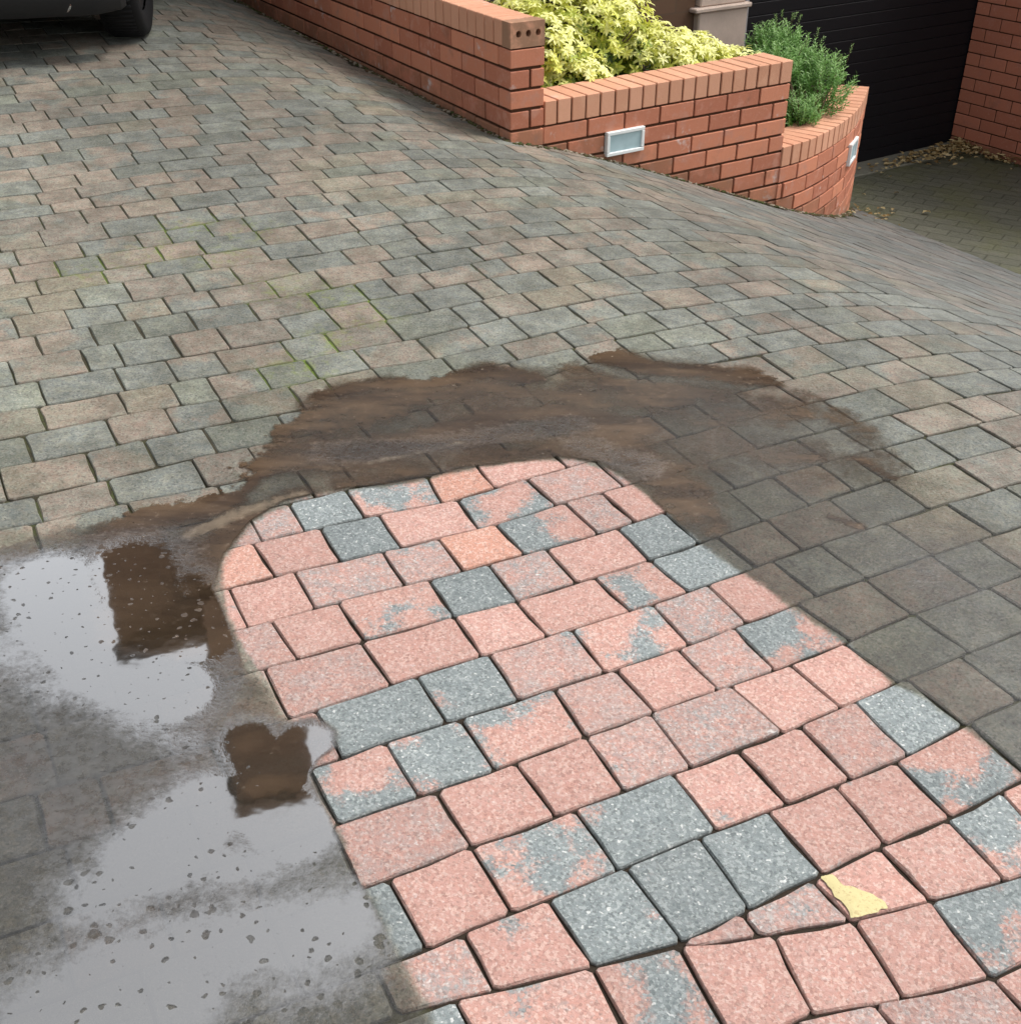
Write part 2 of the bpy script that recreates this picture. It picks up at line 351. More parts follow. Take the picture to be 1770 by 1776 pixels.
# ---------------------------------------------------------------- materials
def patch_mask(N, P):
    """1 inside the freshly cleaned patch: radius as a function of bearing about a point in the patch"""
    poly = np.array(DATA['PATCH'])
    c = PATCH_C
    # radius by ray casting over bearings
    ths = np.linspace(-math.pi, math.pi, 73)
    rs = []
    for th in ths:
        d = np.array([math.cos(th), math.sin(th)])
        best = 3.2
        for i in range(len(poly) - 1):
            a, b = poly[i], poly[i + 1]
            M_ = np.array([[d[0], a[0] - b[0]], [d[1], a[1] - b[1]]])
            if abs(np.linalg.det(M_)) < 1e-9:
                continue
            t, s_ = np.linalg.solve(M_, a - c)
            if t > 0 and -0.001 <= s_ <= 1.001:
                best = min(best, t)
        rs.append(best)
    sub = N.n('ShaderNodeVectorMath', operation='SUBTRACT')
    N.l(P, sub.inputs[0])
    sub.inputs[1].default_value = (c[0], c[1], 0)
    sp = N.n('ShaderNodeSeparateXYZ')
    N.l(sub.outputs[0], sp.inputs[0])
    ang = N.math('ARCTAN2', sp.outputs[1], sp.outputs[0])
    x = N.math('MULTIPLY_ADD', ang, 1 / (2 * math.pi), 0.5)
    fc = N.n('ShaderNodeFloatCurve')
    cv = fc.mapping.curves[0]
    for i, (th, r_) in enumerate(zip(ths, rs)):
        X = th / (2 * math.pi) + 0.5
        if i == 0:
            cv.points[0].location = (0, r_ / 4)
        elif i == len(ths) - 1:
            cv.points[-1].location = (1, r_ / 4)
        else:
            cv.points.new(X, r_ / 4)
    for p_ in cv.points:
        p_.handle_type = 'VECTOR'
    fc.mapping.update()
    N.l(x, fc.inputs['Value'])
    rad = N.math('MULTIPLY', fc.outputs[0], 4.0)
    r2 = N.math('SQRT', N.math('ADD', N.math('MULTIPLY', sp.outputs[0], sp.outputs[0]), N.math('MULTIPLY', sp.outputs[1], sp.outputs[1])))
    wob = N.math('MULTIPLY_ADD', N.noise(P, 26, 5, 0.7), 0.05, -0.025)
    e = N.math('SUBTRACT', N.math('ADD', rad, wob), r2)
    return N.sstep(e, -0.012, 0.010)


PATCH_C = np.array(DATA['CENTRE'])


def mat_paver():
    N = NT('concrete_block')
    P = N.pos()
    seed = N.attr('seed'); tone = N.attr('tone'); lite = N.attr('lite'); mott = N.attr('mott'); edge = N.attr('edge'); warm = N.attr('warm')
    cx = N.n('ShaderNodeCombineXYZ')
    N.l(N.math('MULTIPLY', seed, 37.0), cx.inputs[0]); N.l(N.math('MULTIPLY', seed, 91.0), cx.inputs[1]); N.l(N.math('MULTIPLY', seed, 17.0), cx.inputs[2])
    va = N.n('ShaderNodeVectorMath', operation='ADD')
    N.l(P, va.inputs[0]); N.l(cx.outputs[0], va.inputs[1])
    Q = va.outputs[0]
    n1 = N.noise(Q, 8.0, 3.0, 0.5)
    n2 = N.noise(Q, 34, 5, 0.7)
    n3 = N.noise(Q, 150, 4, 0.75)
    n4 = N.noise(P, 420, 2, 0.6)
    nv = N.n('ShaderNodeTexVoronoi', feature='F1')
    N.l(Q, nv.inputs['Vector'])
    nv.inputs['Scale'].default_value = 225
    vs = N.n('ShaderNodeSeparateColor')
    N.l(nv.outputs['Color'], vs.inputs[0])
    g = N.math('ADD', tone, N.math('MULTIPLY', N.math('SUBTRACT', n1, 0.5), 2.0))
    g = N.math('ADD', g, N.math('MULTIPLY', N.math('SUBTRACT', n2, 0.5), 0.28))
    g = N.math('ADD', g, N.math('MULTIPLY', N.math('SUBTRACT', vs.outputs[0], 0.5), 0.16))
    g = N.sstep(g, 0.38, 0.62)
    gm = N.math('ADD', N.math('MULTIPLY', N.math('SUBTRACT', n2, 0.5), 2.6), N.math('MULTIPLY', N.math('SUBTRACT', n3, 0.5), 2.4))
    gm = N.math('MULTIPLY', N.math('ADD', gm, 0.50, clamp=True), mott)
    gg = N.math('MINIMUM', N.math('MAXIMUM', g, N.math('MULTIPLY', gm, 0.85)), 1.0)
    # crushed-stone grain: every grain its own shade
    speck = N.sstep(N.math('ADD', N.math('MULTIPLY', vs.outputs[1], 0.6), N.math('MULTIPLY', n3, 0.7)), 0.66, 0.86)
    speckd = N.sstep(N.math('ADD', N.math('MULTIPLY', vs.outputs[2], 0.6), N.math('MULTIPLY', n3, 0.7)), 0.56, 0.34)
    red = N.mix(n2, (0.38, 0.195, 0.158), (0.61, 0.350, 0.295))
    red = N.mix(N.math('MULTIPLY', warm, 0.6), red, (0.50, 0.225, 0.13))
    gry = N.mix(n2, (0.130, 0.156, 0.160), (0.285, 0.318, 0.320))
    clean = N.mix(gg, red, gry)
    clean = N.mix(N.math('MULTIPLY', speck, 0.42), clean, N.mix(gg, (0.66, 0.50, 0.43), (0.46, 0.49, 0.48)))
    clean = N.mix(N.math('MULTIPLY', speckd, 0.46), clean, N.mix(gg, (0.20, 0.115, 0.095), (0.065, 0.075, 0.078)))
    glint = N.sstep(N.noise(Q, 120, 1, 0.4), 0.68, 0.75)
    clean = N.mix(N.math('MULTIPLY', glint, N.math('MULTIPLY_ADD', gg, 0.45, 0.2)), clean, (0.72, 0.72, 0.70))
    # years of grime and algae outside the patch
    big = N.noise(P, 1.1, 3, 0.5)
    dr = N.mix(n2, (0.200, 0.142, 0.114), (0.355, 0.275, 0.222))
    dg = N.mix(n2, (0.118, 0.134, 0.132), (0.222, 0.242, 0.228))
    dirty = N.mix(gg, dr, dg)
    grime = N.sstep(N.math('ADD', n2, N.math('MULTIPLY', N.math('SUBTRACT', n3, 0.5), 0.6)), 0.40, 0.72)
    dirty = N.mix(N.math('MULTIPLY', grime, 0.85), dirty, N.mix(big, (0.172, 0.175, 0.150), (0.255, 0.258, 0.205)))
    alg = N.sstep(N.math('ADD', N.noise(P, 2.3, 4, 0.6), N.math('MULTIPLY', N.math('SUBTRACT', seed, 0.5), 0.25)), 0.50, 0.70)
    dirty = N.mix(N.math('MULTIPLY', alg, 0.35), dirty, (0.150, 0.165, 0.100))
    dirty = N.mix(N.math('MULTIPLY', speckd, 0.55), dirty, (0.055, 0.052, 0.045))
    dirty = N.mix(N.math('MULTIPLY', speck, 0.38), dirty, (0.33, 0.315, 0.275))
    dirty = N.mix(N.math('MULTIPLY', glint, 0.30), dirty, (0.46, 0.45, 0.42))
    stain = N.sstep(N.noise(P, 0.9, 6, 0.62), 0.36, 0.66)
    dirty = N.mix(stain, N.mix(1.0, dirty, (0.80, 0.80, 0.78), 'MULTIPLY'), N.mix(1.0, dirty, (1.12, 1.12, 1.08), 'MULTIPLY'))
    wm = N.noise(P, 11, 6, 0.75)
    dirty = N.mix(N.sstep(wm, 0.36, 0.64), N.mix(1.0, dirty, (0.66, 0.65, 0.63), 'MULTIPLY'), N.mix(1.0, dirty, (1.10, 1.10, 1.09), 'MULTIPLY'))
    # the side that falls away to the garage stays damp and dark
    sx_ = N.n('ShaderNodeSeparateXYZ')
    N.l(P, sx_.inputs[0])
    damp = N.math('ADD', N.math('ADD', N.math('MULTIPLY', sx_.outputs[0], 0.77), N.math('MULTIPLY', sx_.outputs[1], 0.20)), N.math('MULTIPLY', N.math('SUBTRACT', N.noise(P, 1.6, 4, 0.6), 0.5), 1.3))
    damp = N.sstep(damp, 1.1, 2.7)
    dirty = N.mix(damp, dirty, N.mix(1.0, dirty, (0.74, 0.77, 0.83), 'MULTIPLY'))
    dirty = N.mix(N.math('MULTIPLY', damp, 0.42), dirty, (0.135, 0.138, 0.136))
    moss = None
    for mx, my in DATA['MOSS']:
        d = N.n('ShaderNodeVectorMath', operation='DISTANCE')
        N.l(P, d.inputs[0]); d.inputs[1].default_value = (mx, my, gz(mx, my))
        s_ = N.sstep(d.outputs['Value'], 0.17, 0.0)
        moss = s_ if moss is None else N.math('MAXIMUM', moss, s_)
    mf = N.math('MULTIPLY', moss, N.sstep(N.math('ADD', N.noise(P, 30, 4, 0.7), N.math('MULTIPLY', edge, 0.22)), 0.53, 0.68))
    mask = patch_mask(N, P)
    col = N.mix(mask, dirty, clean)
    col = N.mix(N.math('MULTIPLY', edge, N.math('MULTIPLY_ADD', n2, 0.6, 0.05)), col, (0.105, 0.098, 0.075))
    col = N.mix(N.math('MULTIPLY', mf, 0.6), col, (0.19, 0.225, 0.06))
    br = N.n('ShaderNodeHueSaturation')
    N.l(col, br.inputs['Color'])
    N.l(N.math('MULTIPLY_ADD', lite, 0.5, 0.78), br.inputs['Value'])
    h = N.math('ADD', N.math('MULTIPLY', n2, 0.7), N.math('ADD', N.math('MULTIPLY', n3, 0.9), N.math('ADD', N.math('MULTIPLY', n4, 0.25), N.math('MULTIPLY', vs.outputs[0], 0.25))))
    rough = N.math('MULTIPLY_ADD', N.math('SUBTRACT', 1.0, mask), -0.20, 0.86)
    return N.done(N.bsdf(br.outputs[0], rough, 0.40, h, 0.9, 0.0042))


def mat_joint():
    N = NT('joint_sand')
    P = N.pos()
    n = N.noise(P, 45, 4, 0.7)
    m = N.noise(P, 1.7, 3, 0.6)
    c = N.mix(n, (0.018, 0.016, 0.010), (0.070, 0.062, 0.040))
    c = N.mix(N.math('MULTIPLY', N.sstep(m, 0.44, 0.66), N.sstep(n, 0.4, 0.6)), c, (0.055, 0.068, 0.022))
    c = N.mix(patch_mask(N, P), c, N.mix(n, (0.012, 0.009, 0.006), (0.048, 0.036, 0.026)))
    moss = None
    for mx, my in DATA['MOSS']:
        d = N.n('ShaderNodeVectorMath', operation='DISTANCE')
        N.l(P, d.inputs[0]); d.inputs[1].default_value = (mx, my, gz(mx, my))
        s_ = N.sstep(d.outputs['Value'], 0.20, 0.03)
        moss = s_ if moss is None else N.math('MAXIMUM', moss, s_)
    c = N.mix(N.math('MULTIPLY', moss, N.sstep(n, 0.35, 0.5)), c, (0.13, 0.185, 0.035))
    return N.done(N.bsdf(c, 0.95, 0.2, n, 1.0, 0.006))


def mat_brick(name, a, b, c2, white=0.5):
    N = NT(name)
    P = N.pos()
    r = N.rand()
    tc = N.n('ShaderNodeTexCoord').outputs['Object']
    n2 = N.noise(P, 60, 4, 0.7)
    n3 = N.noise(P, 14, 3, 0.6)
    col = N.mix(r, a, b)
    col = N.mix(N.sstep(n3, 0.5, 0.72), col, c2)
    col = N.mix(N.math('MULTIPLY', N.sstep(n2, 0.55, 0.75), 0.35), col, (0.62, 0.36, 0.26))
    eff = N.sstep(N.math('ADD', N.noise(P, 4.2, 3, 0.55), N.math('MULTIPLY', N.math('SUBTRACT', N.noise(P, 24, 3, 0.6), 0.5), 0.55)), 0.63, 0.78)
    col = N.mix(N.math('MULTIPLY', eff, white), col, (0.62, 0.55, 0.52))
    drk = N.sstep(N.noise(P, 5.5, 4, 0.6), 0.60, 0.78)
    col = N.mix(N.math('MULTIPLY', drk, 0.45), col, (0.12, 0.075, 0.05))
    oc = N.n('ShaderNodeObjectInfo').outputs['Color']
    sc_ = N.n('ShaderNodeSeparateColor')
    N.l(oc, sc_.inputs[0])
    dm = N.math('MULTIPLY', sc_.outputs[0], N.sstep(N.math('ADD', N.noise(P, 11, 4, 0.65), N.math('MULTIPLY', sc_.outputs[0], 0.2)), 0.42, 0.68))
    col = N.mix(N.math('MULTIPLY', dm, 0.55), col, (0.105, 0.082, 0.045))
    h = N.noise(N.scale(tc, (40, 40, 190)), 3.0, 3, 0.6)
    return N.done(N.bsdf(col, 0.80, 0.35, N.math('ADD', h, n2), 0.5, 0.003))


def mat_simple(name, col, rough=0.7, spec=0.4, ns=30, amp=0.25, bs=0.3, bd=0.003, **kw):
    N = NT(name)
    P = N.pos()
    n = N.noise(P, ns, 4, 0.6)
    lo = tuple(c * (1 - amp) for c in col); hi = tuple(min(1, c * (1 + amp)) for c in col)
    return N.done(N.bsdf(N.mix(n, lo, hi), rough, spec, n, bs, bd, **kw))


def mat_leaf(name, cols, rough=0.45):
    N = NT(name)
    t = N.attr('tone')
    r = N.attr('vary')
    rp = N.n('ShaderNodeValToRGB')
    e = rp.color_ramp.elements
    e[0].position = cols[0][0]; e[0].color = (*cols[0][1], 1)
    e[1].position = cols[-1][0]; e[1].color = (*cols[-1][1], 1)
    for p_, c in cols[1:-1]:
        x = e.new(p_); x.color = (*c, 1)
    N.l(N.math('ADD', t, N.math('MULTIPLY', N.math('SUBTRACT', r, 0.5), 0.22)), rp.inputs[0])
    b = N.n('ShaderNodeBsdfPrincipled')
    N.l(rp.outputs[0], b.inputs['Base Color'])
    b.inputs['Roughness'].default_value = rough
    tr = N.n('ShaderNodeBsdfTranslucent')
    N.l(rp.outputs[0], tr.inputs['Color'])
    mx = N.n('ShaderNodeMixShader')
    mx.inputs[0].default_value = 0.3
    N.l(b.outputs[0], mx.inputs[1]); N.l(tr.outputs[0], mx.inputs[2])
    return N.done(mx.outputs[0])


def mat_puddle():
    N = NT('muddy_water')
    P = N.pos()
    mud = N.attr('mud'); silt = N.attr('silt'); gl = N.attr('gloss'); wet = N.attr('wet'); sd = N.attr('shore'); loose = N.attr('loose'); thin = N.attr('thin')  # mud holds real mud and the house reflection painted in brown
    nb = N.noise(P, 7, 5, 0.65)
    nf = N.noise(P, 48, 5, 0.72)
    ng = N.noise(P, 130, 3, 0.65)
    nl = N.noise(P, 3.0, 5, 0.6)
    mp = N.n('ShaderNodeMapping')                 # streaks that run across the fall of the drive
    N.l(P, mp.inputs['Vector'])
    mp.inputs['Rotation'].default_value = (0, 0, -0.30)
    mp.inputs['Scale'].default_value = (1.6, 5.5, 1)
    st = N.noise(mp.outputs[0], 1.9, 6, 0.66)
    # ragged shore line
    e = N.math('ADD', sd, N.math('MULTIPLY', loose, N.math('ADD', N.math('MULTIPLY', N.math('SUBTRACT', nb, 0.56), 0.22), N.math('MULTIPLY', N.math('SUBTRACT', nf, 0.5), 0.09))))
    e1 = N.sstep(e, -0.004, 0.012)
    mm = N.math('ADD', mud, N.math('MULTIPLY', N.math('SUBTRACT', nb, 0.5), 0.9))
    mm = N.math('ADD', mm, N.math('MULTIPLY', N.math('SUBTRACT', st, 0.5), 1.5))
    mm = N.math('ADD', mm, N.math('MULTIPLY', N.math('SUBTRACT', nf, 0.5), 1.0))
    mm = N.math('MULTIPLY', N.sstep(mm, 0.15, 1.05), N.math('MULTIPLY', N.sstep(mud, 0.02, 0.25), e1))
    ss = N.math('MULTIPLY', N.sstep(N.math('ADD', silt, N.math('ADD', N.math('MULTIPLY', N.math('SUBTRACT', nb, 0.5), 0.8), N.math('MULTIPLY', N.math('SUBTRACT', nf, 0.5), 0.6))), 0.35, 0.95), 0.7)
    mcol = N.mix(N.sstep(st, 0.35, 0.65), (0.034, 0.018, 0.009), (0.100, 0.063, 0.036))
    mcol = N.mix(N.math('MULTIPLY', N.sstep(nf, 0.56, 0.74), 0.8), mcol, (0.17, 0.125, 0.088))
    grit = N.sstep(N.noise(P, 75, 3, 0.6), 0.69, 0.73)
    mcol = N.mix(N.math('MULTIPLY', grit, 0.6), mcol, (0.42, 0.35, 0.27))
    mcol = N.mix(ss, mcol, (0.26, 0.205, 0.145))
    bn = N.n('ShaderNodeBump')
    bn.inputs['Strength'].default_value = 0.5
    bn.inputs['Distance'].default_value = 0.0015
    N.l(N.math('ADD', nf, ng), bn.inputs['Height'])
    dif = N.n('ShaderNodeBsdfDiffuse')
    N.l(mcol, dif.inputs['Color'])
    N.l(bn.outputs[0], dif.inputs['Normal'])
    tr = N.n('ShaderNodeBsdfTransparent')
    mudt = N.math('MULTIPLY', mud, 0.9)
    tcol = N.mix(wet, (1, 1, 1), (0.74, 0.70, 0.655))
    mudt = N.math('MULTIPLY', mudt, N.sstep(N.math('ADD', N.math('MULTIPLY', nb, 0.7), N.math('MULTIPLY', nf, 0.6)), 0.46, 0.86))
    tcol = N.mix(N.math('MULTIPLY', N.math('MULTIPLY', mudt, 1.3), e1), tcol, (0.40, 0.305, 0.225))
    tcol = N.mix(e1, (1, 1, 1), tcol)
    tcol = N.mix(N.math('MULTIPLY', thin, 0.7), tcol, N.mix(1.0, tcol, (0.62, 0.61, 0.62), 'MULTIPLY'))
    N.l(tcol, tr.inputs['Color'])
    a = N.n('ShaderNodeMixShader')
    N.l(N.math('MAXIMUM', N.math('MULTIPLY', mm, 0.84), ss), a.inputs[0])
    N.l(tr.outputs[0], a.inputs[1]); N.l(dif.outputs[0], a.inputs[2])
    murk = N.n('ShaderNodeBsdfDiffuse')
    murk.inputs['Color'].default_value = (0.085, 0.072, 0.056, 1)
    am = N.n('ShaderNodeMixShader')
    N.l(a.outputs[0], am.inputs[1]); N.l(murk.outputs[0], am.inputs[2])
    # standing water: mirror where deep, broken up by the grit where thin
    gs = N.n('ShaderNodeBsdfGlossy')
    gs.inputs['Color'].default_value = (0.98, 0.98, 0.97, 1)
    br = N.math('ADD', gl, N.math('ADD', N.math('MULTIPLY', N.math('SUBTRACT', nl, 0.5), 0.55), N.math('MULTIPLY', N.math('SUBTRACT', nf, 0.5), 0.55)))
    br = N.math('ADD', br, N.math('MULTIPLY', N.math('SUBTRACT', ng, 0.5), 0.4))
    deep = N.sstep(gl, 0.55, 0.95)
    br = N.math('ADD', br, N.math('MULTIPLY', deep, 0.35))
    gm = N.math('MULTIPLY', N.sstep(br, 0.12, 0.92), e1)
    # grit and crumbs standing proud of the water
    dv = N.n('ShaderNodeVectorMath', operation='ADD')
    N.l(P, dv.inputs[0])
    nd = N.n('ShaderNodeTexNoise')
    N.l(P, nd.inputs['Vector'])
    nd.inputs['Scale'].default_value = 60
    dsc = N.n('ShaderNodeVectorMath', operation='SCALE')
    N.l(nd.outputs['Color'], dsc.inputs[0]); dsc.inputs['Scale'].default_value = 0.016
    N.l(dsc.outputs[0], dv.inputs[1])
    gv = N.n('ShaderNodeTexVoronoi', feature='F1', voronoi_dimensions='2D')
    N.l(dv.outputs[0], gv.inputs['Vector'])
    gv.inputs['Scale'].default_value = 46
    gc = N.n('ShaderNodeSeparateColor')
    N.l(gv.outputs['Color'], gc.inputs[0])
    rad = N.math('MULTIPLY', N.math('MULTIPLY', gc.outputs[0], gc.outputs[0]), N.math('MULTIPLY_ADD', N.sstep(N.noise(P, 3.4, 3, 0.6), 0.35, 0.65), 0.36, 0.02))
    rad = N.math('MULTIPLY', rad, N.math('MULTIPLY_ADD', deep, -0.35, 1.15))
    gr = N.sstep(N.math('SUBTRACT', rad, gv.outputs['Distance']), -0.02, 0.05)
    gm = N.math('MULTIPLY', gm, N.math('SUBTRACT', 1.0, N.math('MULTIPLY', gr, 0.9)))
    N.l(N.math('MULTIPLY', gm, 0.27), am.inputs[0])
    rg = N.math('MULTIPLY_ADD', N.math('SUBTRACT', 1.0, gm), 0.34, 0.03)
    N.l(rg, gs.inputs['Roughness'])
    bw = N.n('ShaderNodeBump')
    bw.inputs['Strength'].default_value = 1.0
    bw.inputs['Distance'].default_value = 0.00022
    N.l(N.noise(P, 14, 2, 0.5), bw.inputs['Height'])
    up = N.n('ShaderNodeCombineXYZ')          # standing water lies level
    up.inputs[2].default_value = 1.0
    N.l(up.outputs[0], bw.inputs['Normal'])
    bg2 = N.n('ShaderNodeBump')
    bg2.inputs['Distance'].default_value = 0.0011
    N.l(N.math('MULTIPLY', N.math('SUBTRACT', 1.0, gm), 1.0), bg2.inputs['Strength'])
    N.l(N.math('ADD', nf, ng), bg2.inputs['Height'])
    N.l(bw.outputs[0], bg2.inputs['Normal'])
    N.l(bg2.outputs[0], gs.inputs['Normal'])
    fr = N.n('ShaderNodeFresnel')
    fr.inputs['IOR'].default_value = 1.5
    sheen = N.math('MULTIPLY', N.math('MULTIPLY', N.math('MULTIPLY', thin, N.math('SUBTRACT', 1.0, N.math('MINIMUM', mud, 1.0))), 0.25), N.sstep(N.math('ADD', nf, N.math('MULTIPLY', nl, 0.6)), 0.45, 1.0))
    base = N.math('ADD', N.math('MULTIPLY', gm, 0.95), N.math('ADD', sheen, N.math('MULTIPLY', wet, 0.12)))
    fac = N.math('MULTIPLY', N.math('MINIMUM', base, 1.0), N.math('MULTIPLY', N.math('MULTIPLY', fr.outputs[0], e1), GLOSS_GAIN), clamp=True)
    b = N.n('ShaderNodeMixShader')
    N.l(fac, b.inputs[0])
    N.l(am.outputs[0], b.inputs[1]); N.l(gs.outputs[0], b.inputs[2])
    return N.done(b.outputs[0])


GLOSS_GAIN = 10.0
M_PAVER = mat_paver()
M_JOINT = mat_joint()
M_PUDDLE = mat_puddle()
M_BRICK = mat_brick('red_brick', (0.42, 0.150, 0.088), (0.63, 0.250, 0.145), (0.52, 0.235, 0.160), 0.9)
M_CAP = mat_brick('coping_brick_clay', (0.58, 0.285, 0.175), (0.68, 0.35, 0.225), (0.63, 0.33, 0.21), 0.25)
M_BRICK2 = mat_brick('garage_brick_clay', (0.44, 0.155, 0.095), (0.54, 0.195, 0.12), (0.47, 0.18, 0.12), 0.0)
M_MORTAR = mat_simple('brown_mortar', (0.085, 0.042, 0.025), 0.95, 0.1, 80, 0.4, 0.8, 0.004)

# ---------------------------------------------------------------- block paving
TAB = {int(k): v for k, v in DATA['TAB'].items()}


def tab_off(k, u):
    if k not in TAB:
        if -24 < k < -18:
            return tab_off(-18, u) * (k + 24) / 6.0
        return 0.0
    u0, v = TAB[k]
    n = len(v)
    u1 = u0 + 0.1 * (n - 1)
    if u < u0:
        return v[0] * math.exp(-(u0 - u) / 0.6)
    if u > u1:
        return v[-1] * math.exp(-(u - u1) / 0.6)
    t = (u - u0) / 0.1
    i = min(int(t), n - 2)
    f = t - i
    return v[i] * (1 - f) + v[i + 1] * f


def interp(tab, u, slope=True):
    xs = [p[0] for p in tab]; ys = [p[1] for p in tab]
    return float(np.interp(u, xs, ys))


L10, L10B, L11 = DATA['L10'], DATA['L10B'], DATA['L11']
U_W = L10B[0][0]


def line_pos(k, u):
    """row coordinate of course line k at u. 10 = upper side of the cut course, 10.5 = lower side, 11.. below"""
    if k == 10:
        return interp(L10, u)
    if k == 10.5:
        return interp(L10B, u) if u > U_W else interp(L10, u)
    if k >= 11:
        base = interp(L11, u)
        return base + (k - 11)
    return k + tab_off(k, u)


def plan(u, k):
    q = DD * u + NN * (OFF - ROW * k)
    return Vector((q[0], q[1], 0))


LENGTHS = (0.098, 0.133, 0.180, 0.198)


def rand_len():
    return random.choices(LENGTHS, (1, 4, 4, 2))[0] + random.uniform(-0.003, 0.003)


TONES = {0: 'MMGTORM', 1: 'ORGRTMM', 2: 'RMMOTMR', 3: 'MRTGMRGG', 4: 'MMRRRTGMM', 5: 'MGGMTMRG', 6: 'MTTTMRMTMM',
         7: 'GMRRMMRRG', 8: 'GRTGRRMLM', 9: 'GMRGGGRRT', 10: 'MMRRTR', 11: 'GTTRRRT', 12: 'MMMR'}
CODE = {  # tone, mottle, warm, lite
    'R': (0.05, 0.22, 0.0, 0.52), 'O': (0.12, 0.10, 0.8, 0.50), 'G': (1.0, 0.0, 0.0, 0.42), 'L': (1.0, 0.0, 0.0, 0.72),
    'M': (0.18, 0.85, 0.0, 0.42), 'T': (0.50, 0.30, 0.1, 0.50)}


def tone_of(code=None):
    if code is None:
        code = random.choices('RGMTOL', (2, 5, 3, 3, 1, 1))[0]
    t, m, w_, l_ = CODE[code]
    return dict(tone=min(1, max(0, t + random.uniform(-.06, .06))), mott=m * random.uniform(.7, 1.2), warm=w_ * random.uniform(.5, 1),
                lite=min(1, max(0, l_ + random.uniform(-.22, .22))), seed=random.random())


WALLP = [(-3.2, 5.21 + 3.2 * 1.732), (0, 5.21), (0.165, 5.31)] + CURVE + [(2.3, 7.9), (1.0, 12), (-3, 12)]


def allowed(x, y):
    if y < -0.1 or x < -5.5 or x > 4.6:
        return False
    if bool(in_poly(np.array(x), np.array(y), WALLP)):
        return False
    return True


def in_view(p, m=60):
    """is a point within a generous margin of the camera's field"""
    y = p.y; z = p.z - Z0
    th = math.radians(32.9)
    dz = y * math.cos(th) - z * math.sin(th)
    if dz < 0.2:
        return None
    sx = 885 + 2050 * p.x / dz
    sy = 888 - 2050 * (y * math.sin(th) + z * math.cos(th)) / dz
    return sx, sy


pavers = []      # (corners, props)


def add_paver(c4, props):
    cx = sum(c4, Vector()) / 4
    if not allowed(cx.x, cx.y):
        return
    if gz(cx.x, cx.y) < FLOOR - 0.02:
        return
    q = in_view(Vector((cx.x, cx.y, gz(cx.x, cx.y))))
    if q is None or not (-1100 < q[0] < 3300 and -150 < q[1] < 3200):
        return
    pavers.append((c4, props, q))


def lay(kt, kb, joints, codes, u_min, u_max):
    """one course between lines kt and kb"""
    js = [tuple(j) for j in joints]
    ncodes = codes or ''
    left, right = list(js), []
    if not js:
        u = u_min - random.random() * .2
        js = [(u, u)]
    out = list(js)
    while out[0][0] > u_min:
        L = rand_len()
        a = out[0]
        m = (a[0] + a[1]) / 2 - L
        out.insert(0, (m, m) if len(out) > len(js) else (a[0] - L, a[1] - L))
    k0 = out.index(js[0])
    while out[-1][0] < u_max:
        L = rand_len()
        a = out[-1]
        out.append((a[0] + L, a[1] + L))
    for i in range(len(out) - 1):
        (a, b), (c, d) = out[i], out[i + 1]
        ci = i - (k0 - 1)
        code = ncodes[ci] if 0 <= ci < len(ncodes) else None
        c4 = [plan(a, line_pos(kt, a)), plan(c, line_pos(kt, c)), plan(d, line_pos(kb, d)), plan(b, line_pos(kb, b))]
        add_paver(c4, tone_of(code))


JS = {int(k): v for k, v in DATA['JS'].items()}
UMIN, UMAX = -3.2, 7.2
for k in range(-52, 10):
    u_lo = UMIN if k > -20 else UMIN + 0.0
    lay(k, k + 1, JS.get(k, []), TONES.get(k), UMIN, UMAX)
lay(11, 12, DATA['JC'], TONES[12], -2.5, 4.5)
lay(12, 13, [], None, -2.5, 4.5)
for k in (13, 14, 15, 16, 17):
    lay(k, k + 1, [], None, -2.5, 4.5)
# the last full course and the cut-in course that tapers to nothing
_k = {10: None}


def lay_D():
    js = [tuple(j) for j in DATA['JD']]
    lay(10.5, 11, js, TONES[11], -2.5, 4.5)


def lay_wedge():
    js = [(U_W + 0.004, U_W + 0.004)] + [tuple(j) for j in DATA['JW']]
    while js[-1][0] < 4.5:
        L = rand_len()
        js.append((js[-1][0] + L, js[-1][1] + L))
    for i in range(len(js) - 1):
        (a, b), (c, d) = js[i], js[i + 1]
        code = TONES[10][i] if i < 6 else None
        add_paver([plan(a, line_pos(10, a)), plan(c, line_pos(10, c)), plan(d, line_pos(10.5, d)), plan(b, line_pos(10.5, b))], tone_of(code))


lay_D()
lay_wedge()


